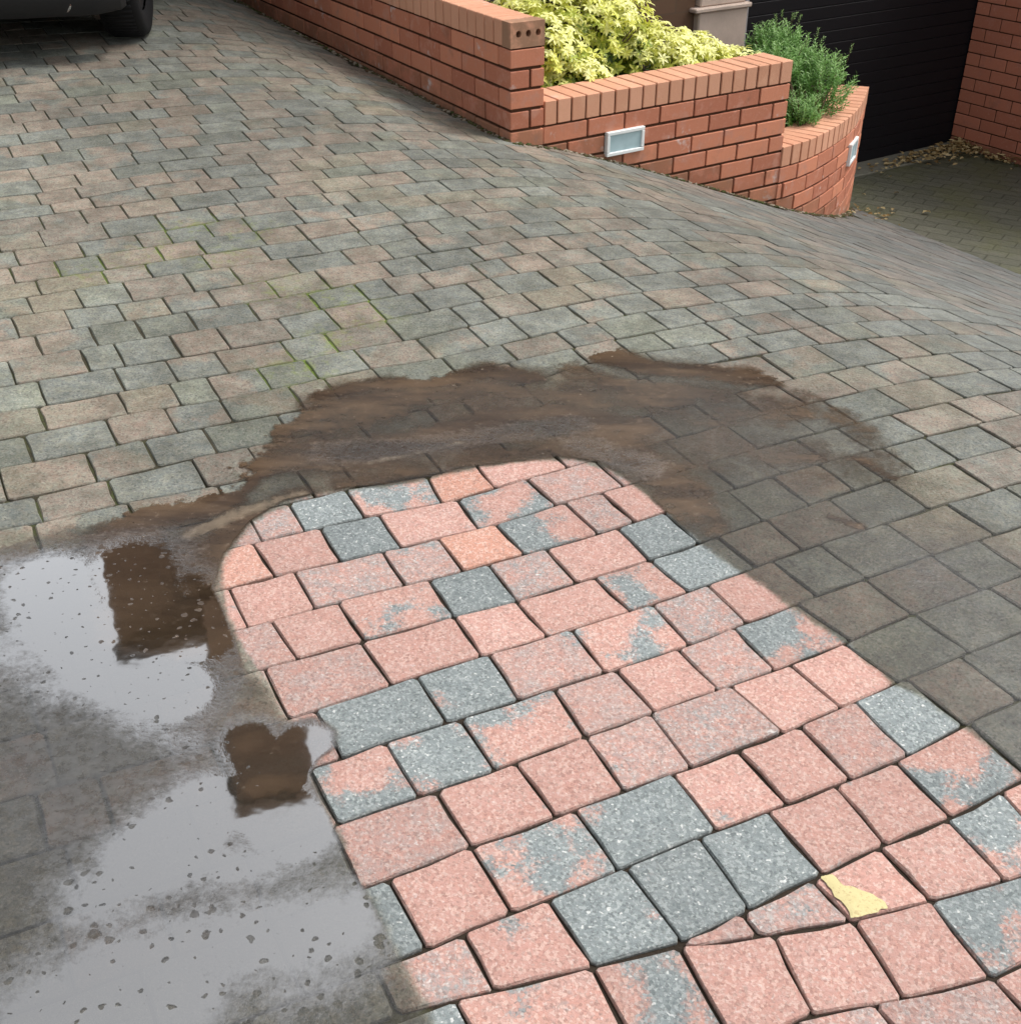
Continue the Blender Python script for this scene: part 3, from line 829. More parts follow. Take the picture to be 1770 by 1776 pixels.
def paver_geo(c4, props, far=False, old=True):
    """rumbled concrete block: worn arrises, slightly rounded corners"""
    J = 0.0012 if old else 0.0013
    C = sum(c4, Vector()) / 4
    # inset the quad
    P = []
    for i in range(4):
        p, a, b = c4[i], c4[i - 1], c4[(i + 1) % 4]
        da = (a - p); db = (b - p)
        la, lb = max(da.length, 1e-4), max(db.length, 1e-4)
        j = J + random.uniform(-.0010, .0022)
        P.append(p + da / la * min(j, la * .3) + db / lb * min(j, lb * .3))
    ring = []
    for i in range(4):
        p, a, b = P[i], P[i - 1], P[(i + 1) % 4]
        la = (a - p).length; lb = (b - p).length
        r1 = min(random.uniform(.003, .009), la * .3); r2 = min(random.uniform(.003, .009), lb * .3)
        ring.append(p + (a - p).normalized() * r1)
        ring.append(p + (b - p).normalized() * r2)
        if lb > 0.05 and not far:
            m = p.lerp(b, random.uniform(.4, .6))
            m += (C - m).normalized() * random.uniform(-.0012, .0034)
            ring.append(m)
    n = len(ring)
    dz = random.uniform(-.0016, .0013)
    tx, ty = random.uniform(-.009, .009), random.uniform(-.009, .009)
    v = []
    edge = []

    def hz(p, off):
        return Vector((p.x, p.y, gz(p.x, p.y) + dz + tx * (p.x - C.x) + ty * (p.y - C.y) + off))
    v.append(hz(C, 0.0006)); edge.append(0.0)
    for p in ring:
        d = (C - p)
        v.append(hz(p + d.normalized() * min(random.uniform(.0020, .0036), d.length * .4), 0)); edge.append(0.25)
    for p in ring:
        v.append(hz(p, -(.0032 if old else .0036) + random.uniform(-.001, .0008))); edge.append(1.0)
    for p in ring:
        v.append(hz(p, -.024)); edge.append(1.0)
    f = []
    for i in range(n):
        k = (i + 1) % n
        f.append((0, 1 + k, 1 + i))
        f.append((1 + i, 1 + k, 1 + n + k, 1 + n + i))
        f.append((1 + n + i, 1 + n + k, 1 + 2 * n + k, 1 + 2 * n + i))
    # top faces must look up
    if ((v[1 + 1] - v[0]).cross(v[1] - v[0])).z < 0:
        f = [tuple(reversed(q)) for q in f]
    at = {k: [x] * len(v) for k, x in props.items()}
    at['edge'] = edge
    return v, f, at


def scr_size(c4):
    q = [in_view(Vector((p.x, p.y, gz(p.x, p.y)))) for p in c4]
    if any(a is None for a in q):
        return 0
    if max(a[0] for a in q) < 0 or min(a[0] for a in q) > 1770 or min(a[1] for a in q) > 1776 or max(a[1] for a in q) < 0:
        return 0
    xs = [min(max(a[0], 0), 1770) for a in q]; ys = [min(max(a[1], 0), 1776) for a in q]
    return (max(xs) - min(xs)) * (max(ys) - min(ys))


pavers.sort(key=lambda t: -scr_size(t[0]))
# base sheet the blocks are bedded on
drive = None
gx = np.arange(-6.2, 5.0, 0.12)
gy = np.arange(-0.2, 13.0, 0.12)
GX, GY = np.meshgrid(gx, gy)
CD = np.hypot(GX - PATCH_C[0], GY - PATCH_C[1])
GZ = gz_np(GX, GY) - np.where(CD < 1.3, 0.0080, 0.0056)
vv = np.stack([GX, GY, GZ], -1).reshape(-1, 3)
nx, ny = len(gx), len(gy)
ff = []
BLK = in_poly(GX, GY, [(-3.4, 5.21 + 3.4 * 1.732 + .1), (-.05, 5.35), (0.165, 5.42), (1.40, 6.25), (1.95, 7.0), (2.1, 7.45), (2.2, 8.2), (1.0, 13.5), (-3, 13.5)])
for j in range(ny - 1):
    for i in range(nx - 1):
        if BLK[j, i] and BLK[j + 1, i + 1] and BLK[j, i + 1] and BLK[j + 1, i]:
            continue
        if GZ[j, i] < FLOOR - 0.35 and GZ[j + 1, i + 1] < FLOOR - 0.35:
            continue
        a = j * nx + i
        ff.append((a, a + 1, a + nx + 1, a + nx))
drive = new_obj('driveway', mesh('driveway', vv.tolist(), ff, True), M_JOINT, kind='structure')

NEAR = 292
for i, (c4, props, q) in enumerate(pavers[:NEAR]):
    v, f, at = paver_geo(c4, props, False, not bool(in_poly(np.array(sum(p.x for p in c4) / 4), np.array(sum(p.y for p in c4) / 4), DATA['PATCH'] + [[2.5, -1], [-1.5, -1]])))
    C = Vector(v[0])
    v = [p - C for p in v]
    new_obj('paver', mesh('paver', v, f, False, at), M_PAVER, drive, C)
mb_v, mb_f, mb_a = [], [], {}
for c4, props, q in pavers[NEAR:]:
    v, f, at = paver_geo(c4, props, far=(q[1] < 420))
    b = len(mb_v)
    mb_v += v
    mb_f += [tuple(x + b for x in g_) for g_ in f]
    for k, x in at.items():
        mb_a.setdefault(k, []).extend(x)
far_o = new_obj('paving_field', mesh('paving_field', mb_v, mb_f, False, mb_a), M_PAVER, drive, kind='stuff')
print('pavers', len(pavers))

# spill of yellow marker paint on one block
pp = DATA['PAINT']
pc = sum((Vector((x, y, 0)) for x, y in pp), Vector()) / len(pp)
pv = []
for i in range(len(pp)):
    a = Vector((*pp[i], 0)); b = Vector((*pp[(i + 1) % len(pp)], 0))
    for t in (0, .33, .66):
        m = a.lerp(b, t) + Vector((random.uniform(-.0025, .0025), random.uniform(-.0025, .0025), 0))
        pv.append(m)
nP = len(pv)
vvp = [Vector((pc.x, pc.y, gz(pc.x, pc.y) + .0024))] + [Vector((p.x, p.y, gz(p.x, p.y) + .0024)) for p in pv] + [Vector((p.x, p.y, gz(p.x, p.y) - .002)) for p in pv]
fp = []
for i in range(nP):
    k = (i + 1) % nP
    fp.append((0, 1 + i, 1 + k)); fp.append((1 + i, 1 + nP + i, 1 + nP + k, 1 + k))
def mat_paint():
    N = NT('pale_yellow_paint')
    P = N.pos()
    n = N.noise(P, 60, 4, 0.7); n3 = N.noise(P, 190, 3, 0.7)
    c = N.mix(n, (0.46, 0.39, 0.19), (0.60, 0.53, 0.29))
    c = N.mix(N.sstep(n3, 0.46, 0.34), c, (0.42, 0.33, 0.17))
    sh = N.bsdf(c, 0.8, 0.3, N.math('ADD', n, n3), 0.5, 0.0015)
    tr = N.n('ShaderNodeBsdfTransparent')
    mx = N.n('ShaderNodeMixShader')
    N.l(N.sstep(N.math('ADD', N.attr('rim'), N.math('MULTIPLY', N.math('SUBTRACT', N.noise(P, 120, 4, 0.7), 0.5), 0.8)), 0.10, 0.40), mx.inputs[0])
    N.l(tr.outputs[0], mx.inputs[1]); N.l(sh, mx.inputs[2])
    return N.done(mx.outputs[0])


vvp = [vvp[0]] + [Vector((pc.x + (p.x - pc.x) * .9, pc.y + (p.y - pc.y) * .9, p.z + .0001)) for p in vvp[1:1 + nP]] + [Vector((p.x, p.y, p.z - .0006)) for p in vvp[1:1 + nP]]
new_obj('paint_patch', mesh('paint_patch', vvp, fp, True, {'rim': [1.0] + [1.0] * nP + [.1] * nP}), mat_paint(), drive)

# ---------------------------------------------------------------- the muddy puddle: a thin sheet of water on the blocks
def stroke_field(px, py, strokes, p_=3):
    o = np.zeros(px.shape)
    for pts, wd, st in strokes:
        d = dist_line(px, py, pts)
        o = np.maximum(o, st * np.exp(-(d / (wd * 1.05)) ** p_))
    return o


FP = np.array(DATA['FILM'])
sx = np.arange(-2.2, 2.3, 0.009)
sy = np.arange(0.45, 3.6, 0.009)
SX, SY = np.meshgrid(sx, sy)
ins = in_poly(SX, SY, DATA['FILM'])
dedge = dist_line(SX, SY, DATA['FILM'], True)
sd_ = np.where(ins, dedge, -dedge)
keep = sd_ > -0.09
idx = -np.ones(SX.shape, int)
idx[keep] = np.arange(keep.sum())
kx, ky = SX[keep], SY[keep]
v3 = np.stack([kx, ky, gz_np(kx, ky) + 0.0038], -1)
A_ = idx[:-1, :-1]; B_ = idx[:-1, 1:]; C_ = idx[1:, 1:]; D_ = idx[1:, :-1]
ok = (A_ >= 0) & (B_ >= 0) & (C_ >= 0) & (D_ >= 0)
fq = np.stack([A_[ok], B_[ok], C_[ok], D_[ok]], -1)
dpatch = dist_line(kx, ky, DATA['PATCH'][1:-1])
inp = in_poly(kx, ky, DATA['PATCH'])
shore = sd_[keep]
loose = np.clip((dpatch - 0.03) / 0.12, 0, 1) * np.where(inp, .35, 1.0)
e_in = np.clip((shore + 0.06 * loose + 0.004) / 0.012, 0, 1)
mudv = stroke_field(kx, ky, DATA['MUD']) * e_in
siltv = stroke_field(kx, ky, DATA['SILT']) * e_in
glv = stroke_field(kx, ky, DATA['GLOSS'], 2.2) * e_in
thinv = stroke_field(kx, ky, DATA['THIN']) * e_in * np.clip(shore / .22, 0, 1)
fade = 0.12 + 0.30 / (1 + np.exp(-(kx - .5) / .25))
wetv = e_in * np.clip(np.clip(shore + .02, 0, 2) / fade, 0, 1) ** .8
wetv = np.where(dpatch < .12, np.maximum(wetv, .75 * e_in), wetv) * np.clip(1.15 - np.clip(kx - .3, 0, 2) * .75, .30, 1)
puddle = new_obj('puddle_water', mesh('puddle_water', v3.tolist(), fq.tolist(), True,
                 {'mud': mudv, 'silt': siltv, 'gloss': glv, 'wet': wetv, 'thin': thinv, 'shore': shore, 'loose': loose}), M_PUDDLE, kind='structure')

# ---------------------------------------------------------------- brick walls
G_ = 0.085                                     # one course: 73 mm brick and its joint
ZL5 = -1.489 + Z0                              # bed joint at the foot of the pier
LZ = lambda i: ZL5 + G_ * (5 - i)


def frame_matrix(xdir, ydir):
    x = xdir.normalized(); y = ydir.normalized()
    z = x.cross(y)
    return Matrix((x, y, z)).transposed()


_bm = {}


def brick_mesh(L, D, H, name='brick', mat=None):
    key = (round(L, 3), round(D, 3), round(H, 3), mat.name)
    if key not in _bm:
        v, f = bevbox(L / 2, D / 2, H / 2, 0.0028)
        me = mesh(name, v, f)
        me.materials.append(mat)
        _bm[key] = me
    return _bm[key]


def put_brick(parent, c, xdir, ydir, L, D, H, mat=M_BRICK, name='brick', jit=0.0012):
    """brick centred at c, length along xdir, depth along ydir (into the wall)"""
    M = frame_matrix(xdir, ydir)
    e = M.to_euler()
    e.z += random.uniform(-.004, .004)
    e.x += random.uniform(-.004, .004)
    o = new_obj(name, brick_mesh(L, D, H, name, mat), None, parent,
                Vector(c) + ydir * random.uniform(-jit, jit * .6) + Vector((0, 0, random.uniform(-.0007, .0007))), e)
    wc = parent.matrix_basis @ o.location
    hgt = wc.z - max(gz(wc.x - ydir.x * .12, wc.y - ydir.y * .12), FLOOR)
    o.color = (max(0.0, min(1.0, 1.0 - hgt / .11)), 0, 0, 1)
    return o


def root(name, loc, label, cat, group=None, rz=0):
    return new_obj(name, None, None, None, loc, (0, 0, rz), label, cat, group)


def child(parent, name, mb, mat, smooth=False, kind=None, label=None):
    """part built in world coordinates, stored relative to its thing"""
    me = mb.mesh(name, smooth) if isinstance(mb, MB) else mb
    inv = parent.matrix_basis.inverted()
    me.transform(inv)
    return new_obj(name, me, mat, parent, kind=kind, label=label)


def course(parent, org, d, inn, z_top, joints, s0, s1, D=0.1025, mat=M_BRICK, H=0.0728, curve=None, gap=0.0095):
    """bricks of one course between s0 and s1, joints at the given positions"""
    J = [s0 - gap / 2] + [j for j in joints if s0 + .03 < j < s1 - .03] + [s1 + gap / 2]
    inv = parent.matrix_basis.inverted()
    for a, b in zip(J[:-1], J[1:]):
        L = b - a - gap
        m = (a + b) / 2
        p = org + d * m + inn * (D / 2)
        p.z = z_top - (G_ - H) / 2 - H / 2
        put_brick(parent, inv @ p, d, inn, L, D, H, mat)


def jrange(phase, pitch, lo, hi):
    n0 = int(math.floor((lo - phase) / pitch)) - 1
    return [phase + pitch * k for k in range(n0, n0 + int((hi - lo) / pitch) + 4)]


def coping(parent, org, d, inn, z_bot, starts, ends, D=0.215, H=0.1025, mat=M_CAP):
    inv = parent.matrix_basis.inverted()
    for a, b in zip(starts, ends):
        p = org + d * ((a + b) / 2) + inn * (D / 2 - .001)
        p.z = z_bot + .003 + H / 2
        put_brick(parent, inv @ p, d, inn, b - a, D, H + random.uniform(-.0008, .0008), mat, 'coping_brick', 0.0016)


def core(parent, org, d, inn, s0, s1, z0, z1, back=0.205, setb=0.0095):
    mb = MB()
    c = org + d * ((s0 + s1) / 2) + inn * ((setb + back) / 2)
    c.z = (z0 + z1) / 2
    mb.box(c, ((s1 - s0) / 2, (back - setb) / 2, (z1 - z0) / 2), frame_matrix(d, inn))
    child(parent, 'mortar', mb, M_MORTAR)


# --- long wall on the left, seen end-on, with its end pier
OUT_L = Vector((0.866, 0.5, 0))        # into the wall, away from the drive
lw = root('brick_wall', (0, 5.21, 0), 'long straight red brick wall along the drive, its end brick with three round holes', 'wall')
Z_LTOP = LZ(0)
S_END = 4.6
for i in range(8):
    zt = LZ(i)
    if i % 2 == 0:      # the pier brick shows its full face at the end and half a brick along the side
        js = [0.1025 + .005] + jrange(0.1084 + 0.215, 0.2165, 0.2, S_END)
        course(lw, PIL, E2, OUT_L, zt, [j for j in js if j > .15], 0.1025 + .008, S_END)
    else:
        js = jrange(0.2278, 0.2165, 0.2278, S_END)
        course(lw, PIL, E2, OUT_L, zt, [j for j in js if j > .2278 + .1], 0.2278 + .005, S_END)
core(lw, PIL, E2, OUT_L, 0.012, S_END, -0.35, Z_LTOP + .004, back=0.150)
# the end face, bonded with the side
inv = lw.matrix_basis.inverted()
PW = 0.168
for i in range(8):
    zc = LZ(i) - .0047 - .0725 / 2
    zv = Vector((0, 0, zc))
    if i % 2 == 0:
        put_brick(lw, inv @ (PIL + OUT_L * (PW / 2) + E2 * .0512 + zv), OUT_L, E2, PW, 0.1025, 0.0725, jit=.0005)
    else:
        put_brick(lw, inv @ (PIL + OUT_L * (PW * .29 - .0025) + E2 * .1105 + zv), OUT_L, E2, PW * .58 - .004, 0.221, 0.0725, jit=.0005)
        put_brick(lw, inv @ (PIL + OUT_L * (PW * .79 + .003) + E2 * .0512 + zv), OUT_L, E2, PW * .42 - .007, 0.1025, 0.0725, jit=.0005)
mbc = MB()
cc = PIL + OUT_L * (PW / 2) + E2 * .11
cc.z = (Z_LTOP - .35) / 2
mbc.box(cc, (PW / 2 - .010, .10, (Z_LTOP + .35) / 2), frame_matrix(OUT_L, E2))
child(lw, 'mortar', mbc, M_MORTAR)
# coping of bricks on edge
st, en = [], []
s_ = 0.0735
while s_ < S_END:
    st.append(s_); en.append(s_ + .0692)
    s_ += .0775
coping(lw, PIL, E2, OUT_L, Z_LTOP, st, en, D=0.160)
mbc = MB()
c = PIL + E2 * (S_END / 2 + .04) + OUT_L * .08
c.z = Z_LTOP + .051
mbc.box(c, (S_END / 2 - .04, .073, .047), frame_matrix(E2, OUT_L))
child(lw, 'mortar', mbc, M_MORTAR)


def holed_brick():
    """brick laid so that its bed face with three holes shows"""
    mb = MB()
    L, H, D = PW, 0.1025, 0.071
    n = 16
    r = 0.0125
    cell = L / 3
    for k in range(3):
        cx = -L / 2 + cell * (k + .5) + (0.012, 0.004, -0.004)[k]
        ring, sq = [], []
        x0, x1 = -L / 2 + cell * k, -L / 2 + cell * (k + 1)
        for j in range(n):
            a = 2 * math.pi * j / n
            ring.append((cx + r * math.cos(a), -D / 2 + .0005, .004 + r * 1.12 * math.sin(a)))
            dx, dz = math.cos(a), math.sin(a)
            t = min(((x1 if dx > 0 else x0) - cx) / dx if abs(dx) > 1e-6 else 1e9, ((H / 2 if dz > 0 else -H / 2) - .004) / dz if abs(dz) > 1e-6 else 1e9)
            sq.append((cx + dx * t, -D / 2, .004 + dz * t))
        back = [(p[0], D / 2 - .012, p[2]) for p in ring]
        b = 0
        v = ring + sq + back + [(x0, -D / 2, H / 2), (x1, -D / 2, H / 2), (x1, -D / 2, -H / 2), (x0, -D / 2, -H / 2)]
        f = []
        for j in range(n):
            q = (j + 1) % n
            f.append((j, q, n + q, n + j)[::-1])
            f.append((j, 2 * n + j, 2 * n + q, q))
        f.append(tuple(2 * n + j for j in range(n)))
        # corner triangles of the square
        for ci, corner in enumerate(((x1, H / 2), (x0, H / 2), (x0, -H / 2), (x1, -H / 2))):
            a = math.atan2(corner[1] - .004, corner[0] - cx) % (2 * math.pi)
            j = int(a / (2 * math.pi) * n) % n
            q = (j + 1) % n
            vi = {(x0, H / 2): 3 * n, (x1, H / 2): 3 * n + 1, (x1, -H / 2): 3 * n + 2, (x0, -H / 2): 3 * n + 3}[corner]
            f.append((n + j, n + q, vi))
        mb.add(v, f)
    v, f = bevbox(L / 2, D / 2, H / 2, 0)
    mb.add(v, [q for q in f if not all(abs(v[i][1] + D / 2) < 1e-6 for i in q)])
    return mb


hb = holed_brick()
M = frame_matrix(OUT_L, E2).to_4x4()
me = hb.mesh('end_coping_brick')
me.transform(M)
new_obj('end_coping_brick', me, M_CAP, lw, OUT_L * (PW / 2) + E2 * .036 + Vector((0, 0, Z_LTOP + .003 + .051)))

# --- stepped wall facing the camera
fw_ = root('brick_wall', tuple(PIL + E1 * .168), 'straight red brick retaining wall with a white framed brick light, below the golden shrub', 'wall')
FS0, FS1 = 0.176, 1.668
Z_F = LZ(4)
PA = [0.418, 0.629, 0.838, 1.046, 1.255, 1.468]
PB = [0.308, 0.52, 0.731, 0.940, 1.150, 1.352, 1.569]
for i in range(10):
    zt = Z_F - G_ * i
    course(fw_, PIL, E1, EN, zt, PA if i % 2 == 0 else PB, FS0, FS1)
core(fw_, PIL, E1, EN, FS0 - .02, FS1 - .010, -1.05, Z_F + .004)
capj = [0.176, 0.247, 0.325, 0.404, 0.485, 0.568, 0.646, 0.727, 0.805, 0.885, 0.966, 1.043, 1.122, 1.202, 1.279, 1.361, 1.438, 1.514, 1.590, 1.668]
coping(fw_, PIL, E1, EN, Z_F, [a + .0045 for a in capj[:-1]], [b - .0045 for b in capj[1:-1]] + [1.668])
mbc = MB()
c = PIL + E1 * ((FS0 + FS1) / 2) + EN * .107
c.z = Z_F + .050
mbc.box(c, ((FS1 - FS0) / 2 - .01, .1, .047), frame_matrix(E1, EN))
child(fw_, 'mortar', mbc, M_MORTAR)

# --- curved wall sweeping down to the garage
CV = [Vector((*p, 0)) for p in [(1.396, 6.112), (1.535, 6.212), (1.696, 6.414), (1.881, 6.695), (2.017, 6.955), (2.171, 7.417)]]


def catmull(P, n=14):
    out = []
    for i in range(len(P) - 1):
        a = P[max(i - 1, 0)]; b = P[i]; c = P[i + 1]; d = P[min(i + 2, len(P) - 1)]
        for k in range(n):
            t = k / n
            out.append(0.5 * ((2 * b) + (c - a) * t + (2 * a - 5 * b + 4 * c - d) * t * t + (3 * b - a - 3 * c + d) * t ** 3))
    out.append(P[-1])
    return out


CP = catmull(CV)
# smooth the trace into one even sweep
for _ in range(160):
    CP = [CP[0]] + [(CP[i - 1] + CP[i] * 2 + CP[i + 1]) / 4 for i in range(1, len(CP) - 1)] + [CP[-1]]
CS = [0.0]
for a, b in zip(CP[:-1], CP[1:]):
    CS.append(CS[-1] + (b - a).length)
CLEN = CS[-1]


def cpt(s):
    s = min(max(s, 0), CLEN - 1e-6)
    i = max(0, int(np.searchsorted(CS, s)) - 1)
    t = (s - CS[i]) / (CS[i + 1] - CS[i])
    p = CP[i].lerp(CP[i + 1], t)
    j0 = CP[max(i - 4, 0)]; j1 = CP[min(i + 5, len(CP) - 1)]
    d = (j1 - j0).normalized()
    return p, d, Vector((-d.y, d.x, 0))


cw = root('curved_brick_wall', tuple(CP[0]), 'low curved red brick wall sweeping down to the black garage door, small white light near its end', 'wall')
inv = cw.matrix_basis.inverted()
Z_C = ZL5 - 4 * G_
for i in range(10):
    zt = Z_C - G_ * i
    s = (-0.06, -0.165)[i % 2]
    while s < CLEN - .04:
        e_ = min(s + .199, CLEN)
        a_ = max(s, 0.0)
        if e_ - a_ > .03:
            p, d, n = cpt((a_ + e_) / 2)
            q = p + n * .0512
            q.z = zt - .0060 - .0725 / 2
            put_brick(cw, inv @ q, d, n, e_ - a_, .1025, .0755)
        s += .2085
s = 0.004
while s < CLEN - .03:
    p, d, n = cpt(s + .035)
    q = p + n * .1065
    q.z = Z_C + .003 + .051
    put_brick(cw, inv @ q, d, n, .0655, .215, .1025, M_CAP, 'coping_brick', .0014)
    s += .0770
mbc = MB()
NS = 26
v = []
for k in range(NS):
    p, d, n = cpt(CLEN * k / (NS - 1) * .993 + .004)
    for off_, z in ((.0105, -1.1), (.0105, Z_C + .098), (.205, Z_C + .098), (.205, -1.1)):
        v.append((p.x + n.x * off_, p.y + n.y * off_, z))
f = []
for k in range(NS - 1):
    for j in range(4):
        f.append((k * 4 + j, (k + 1) * 4 + j, (k + 1) * 4 + (j + 1) % 4, k * 4 + (j + 1) % 4))
f.append((0, 1, 2, 3)); f.append(((NS - 1) * 4 + 3, (NS - 1) * 4 + 2, (NS - 1) * 4 + 1, (NS - 1) * 4))
mbc.add(v, f)
child(cw, 'mortar', mbc, M_MORTAR)
# header bricks closing the far end of the curved wall
pE, dE, nE = cpt(CLEN)
for i in range(10):
    q = pE + nE * (.1025 + .0095 + .0465) + dE * -.05
    q.z = Z_C - G_ * i - .0047 - .0725 / 2
    put_brick(cw, inv @ q, dE, nE, .1025, .093, .0755)

# --- brick lights
M_FRAME = mat_simple('white_plastic', (0.78, 0.80, 0.79), 0.4, 0.5, 40, 0.05, 0.1, 0.001)
NTg = NT('frosted_lens')
M_LENS = NTg.done(NTg.bsdf(NTg.mix(NTg.noise(NTg.pos(), 16, 2, .5), (0.30, 0.42, 0.45), (0.48, 0.62, 0.65)), 0.3, 0.5))


def wall_light(c, d, n, w_, h_, label):
    t = root('wall_light', tuple(c), label, 'light', 'brick lights set in the retaining walls')
    M = frame_matrix(d, n)
    mb = MB()
    bw = 0.017
    for sx_, sz_, hx, hz in ((0, 1, w_ / 2, bw / 2), (0, -1, w_ / 2, bw / 2), (1, 0, bw / 2, h_ / 2 - bw), (-1, 0, bw / 2, h_ / 2 - bw)):
        p = Vector(c) + d * (sx_ * (w_ / 2 - bw / 2)) + Vector((0, 0, sz_ * (h_ / 2 - bw / 2))) - n * .004
        mb.box(p, (hx, .013, hz - .0002), M, .0022)
    child(t, 'frame', mb, M_FRAME)
    mb = MB()
    mb.box(Vector(c) - n * .0015, (w_ / 2 - bw + .0005, .007, h_ / 2 - bw + .0005), M, .001)
    child(t, 'lens', mb, M_LENS)
    return t


cl = PIL + E1 * .630
cl.z = (-1.477 - 1.595) / 2 + Z0
wall_light(cl, E1, EN, .218, .112, 'rectangular white framed brick light in the straight wall, below the golden shrub')
p_, d_, n_ = cpt(CLEN - .56)
cl = p_.copy(); cl.z = -1.965 + Z0
wall_light(cl, d_, n_, .20, .125, 'white framed brick light near the far end of the curved wall, seen edge-on')

# ---------------------------------------------------------------- lower drive, beds, house
def mat_lower():
    N = NT('mossy_old_paving')
    P = N.pos()
    mp = N.n('ShaderNodeMapping')
    N.l(P, mp.inputs['Vector'])
    mp.inputs['Rotation'].default_value = (0, 0, 0.58)
    bt = N.n('ShaderNodeTexBrick')
    N.l(mp.outputs[0], bt.inputs['Vector'])
    bt.inputs['Scale'].default_value = 1.0
    bt.inputs['Brick Width'].default_value = 0.2
    bt.inputs['Row Height'].default_value = 0.1
    bt.inputs['Mortar Size'].default_value = 0.004
    bt.inputs['Mortar Smooth'].default_value = 0.6
    bt.inputs['Color1'].default_value = (0.085, 0.087, 0.062, 1)
    bt.inputs['Color2'].default_value = (0.112, 0.112, 0.082, 1)
    bt.inputs['Mortar'].default_value = (0.062, 0.064, 0.042, 1)
    n = N.noise(P, 2.2, 5, 0.65)
    n2 = N.noise(P, 22, 4, 0.7)
    c = N.mix(N.sstep(n, 0.42, 0.66), bt.outputs['Color'], (0.098, 0.100, 0.052))
    c = N.mix(N.math('MULTIPLY', N.sstep(n2, 0.52, 0.72), 0.5), c, (0.145, 0.135, 0.10))
    return N.done(N.bsdf(c, 0.8, 0.4, N.math('ADD', n2, bt.outputs['Fac']), 1.0, 0.010))


mb = MB()
gxs = np.linspace(1.0, 9.0, 33); gys = np.linspace(2.0, 10.0, 33)
v = [(x, y, FLOOR + .004 * math.sin(x * 3.1) * math.cos(y * 2.3)) for y in gys for x in gxs]
f = [(j * 33 + i, j * 33 + i + 1, (j + 1) * 33 + i + 1, (j + 1) * 33 + i) for j in range(32) for i in range(32)]
new_obj('lower_drive', mesh('lower_drive', v, f, True), mat_lower(), kind='structure')

# wide ground so nothing ends in mid-air
mb = MB()
R_ = 120
v = [(-R_, -R_, FLOOR - .9), (R_, -R_, FLOOR - .9), (R_, R_, FLOOR - .9), (-R_, R_, FLOOR - .9)]
new_obj('ground', mesh('ground', v, [(0, 1, 2, 3)]), mat_simple('rough_grass', (0.06, 0.075, 0.03), 0.95, 0.2, 3, 0.4), kind='structure')

M_SOIL = mat_simple('dark_soil', (0.045, 0.034, 0.025), 0.98, 0.1, 35, 0.5, 1.0, 0.02)


def soil(name, poly, z, amp=.02):
    xs = [p[0] for p in poly]; ys = [p[1] for p in poly]
    X, Y = np.meshgrid(np.arange(min(xs), max(xs), .05), np.arange(min(ys), max(ys), .05))
    I = in_poly(X, Y, poly)
    rr = np.random.default_rng(3).normal(0, amp * .4, X.shape)
    Zs = z + rr + amp * np.sin(X * 7) * np.cos(Y * 5)
    nx_ = X.shape[1]
    f = []
    for j in range(X.shape[0] - 1):
        for i in range(nx_ - 1):
            if I[j, i] and I[j + 1, i + 1] and I[j, i + 1] and I[j + 1, i]:
                f.append((j * nx_ + i, j * nx_ + i + 1, (j + 1) * nx_ + i + 1, (j + 1) * nx_ + i))
    return new_obj(name, mesh(name, np.stack([X, Y, Zs], -1).reshape(-1, 3).tolist(), f, True), M_SOIL, kind='structure')


a0 = PIL + E1 * .2 + EN * .15
a1 = PIL + E1 * 1.62 + EN * .15
soil('flower_bed', [(0.12, 5.33), (a1.x, a1.y), (1.35, 6.6), (0.9, 7.3), (0.0, 6.9), (-0.1, 5.6)], Z_F - .02)
soil('flower_bed', [(1.25, 6.0), (1.5, 6.3), (1.95, 7.0), (2.1, 7.5), (1.9, 8.1), (1.2, 7.6), (0.9, 6.9)], Z_C + .02)
soil('flower_bed', [(0.05, 5.36), (0.35, 5.9), (0.6, 7.4), (0.2, 9.5), (-2.3, 9.6), (-0.8, 6.75)], Z_LTOP - .03, .03)

A_H = Vector((3.37, 8.99, 0))


def hp(s, t, z=0.0):
    q = A_H + E1 * s + EN * t
    return Vector((q.x, q.y, z))


house = root('brick_house', tuple(hp(-3.0, 0, FLOOR)), 'two storey red brick house with a black slatted garage door and a pale rendered pier', 'house')
MH = frame_matrix(E1, EN)


def hbox(mb, s0, s1, t0, t1, z0, z1, bev=0):
    mb.box(hp((s0 + s1) / 2, (t0 + t1) / 2, (z0 + z1) / 2), ((s1 - s0) / 2, (t1 - t0) / 2, (z1 - z0) / 2), MH, bev)


def mat_far_brick():
    N = NT('house_brickwork')
    tc = N.n('ShaderNodeTexCoord').outputs['Object']
    mp = N.n('ShaderNodeMapping')
    N.l(tc, mp.inputs['Vector'])
    mp.inputs['Rotation'].default_value = (math.radians(-90), 0, 0)
    bt = N.n('ShaderNodeTexBrick')
    N.l(mp.outputs[0], bt.inputs['Vector'])
    bt.inputs['Scale'].default_value = 1.0
    bt.inputs['Brick Width'].default_value = 0.225
    bt.inputs['Row Height'].default_value = 0.085
    bt.inputs['Mortar Size'].default_value = 0.006
    bt.inputs['Color1'].default_value = (0.155, 0.090, 0.058, 1)
    bt.inputs['Color2'].default_value = (0.125, 0.072, 0.046, 1)
    bt.inputs['Mortar'].default_value = (0.12, 0.075, 0.05, 1)
    return N.done(N.bsdf(bt.outputs['Color'], 0.85, 0.2))


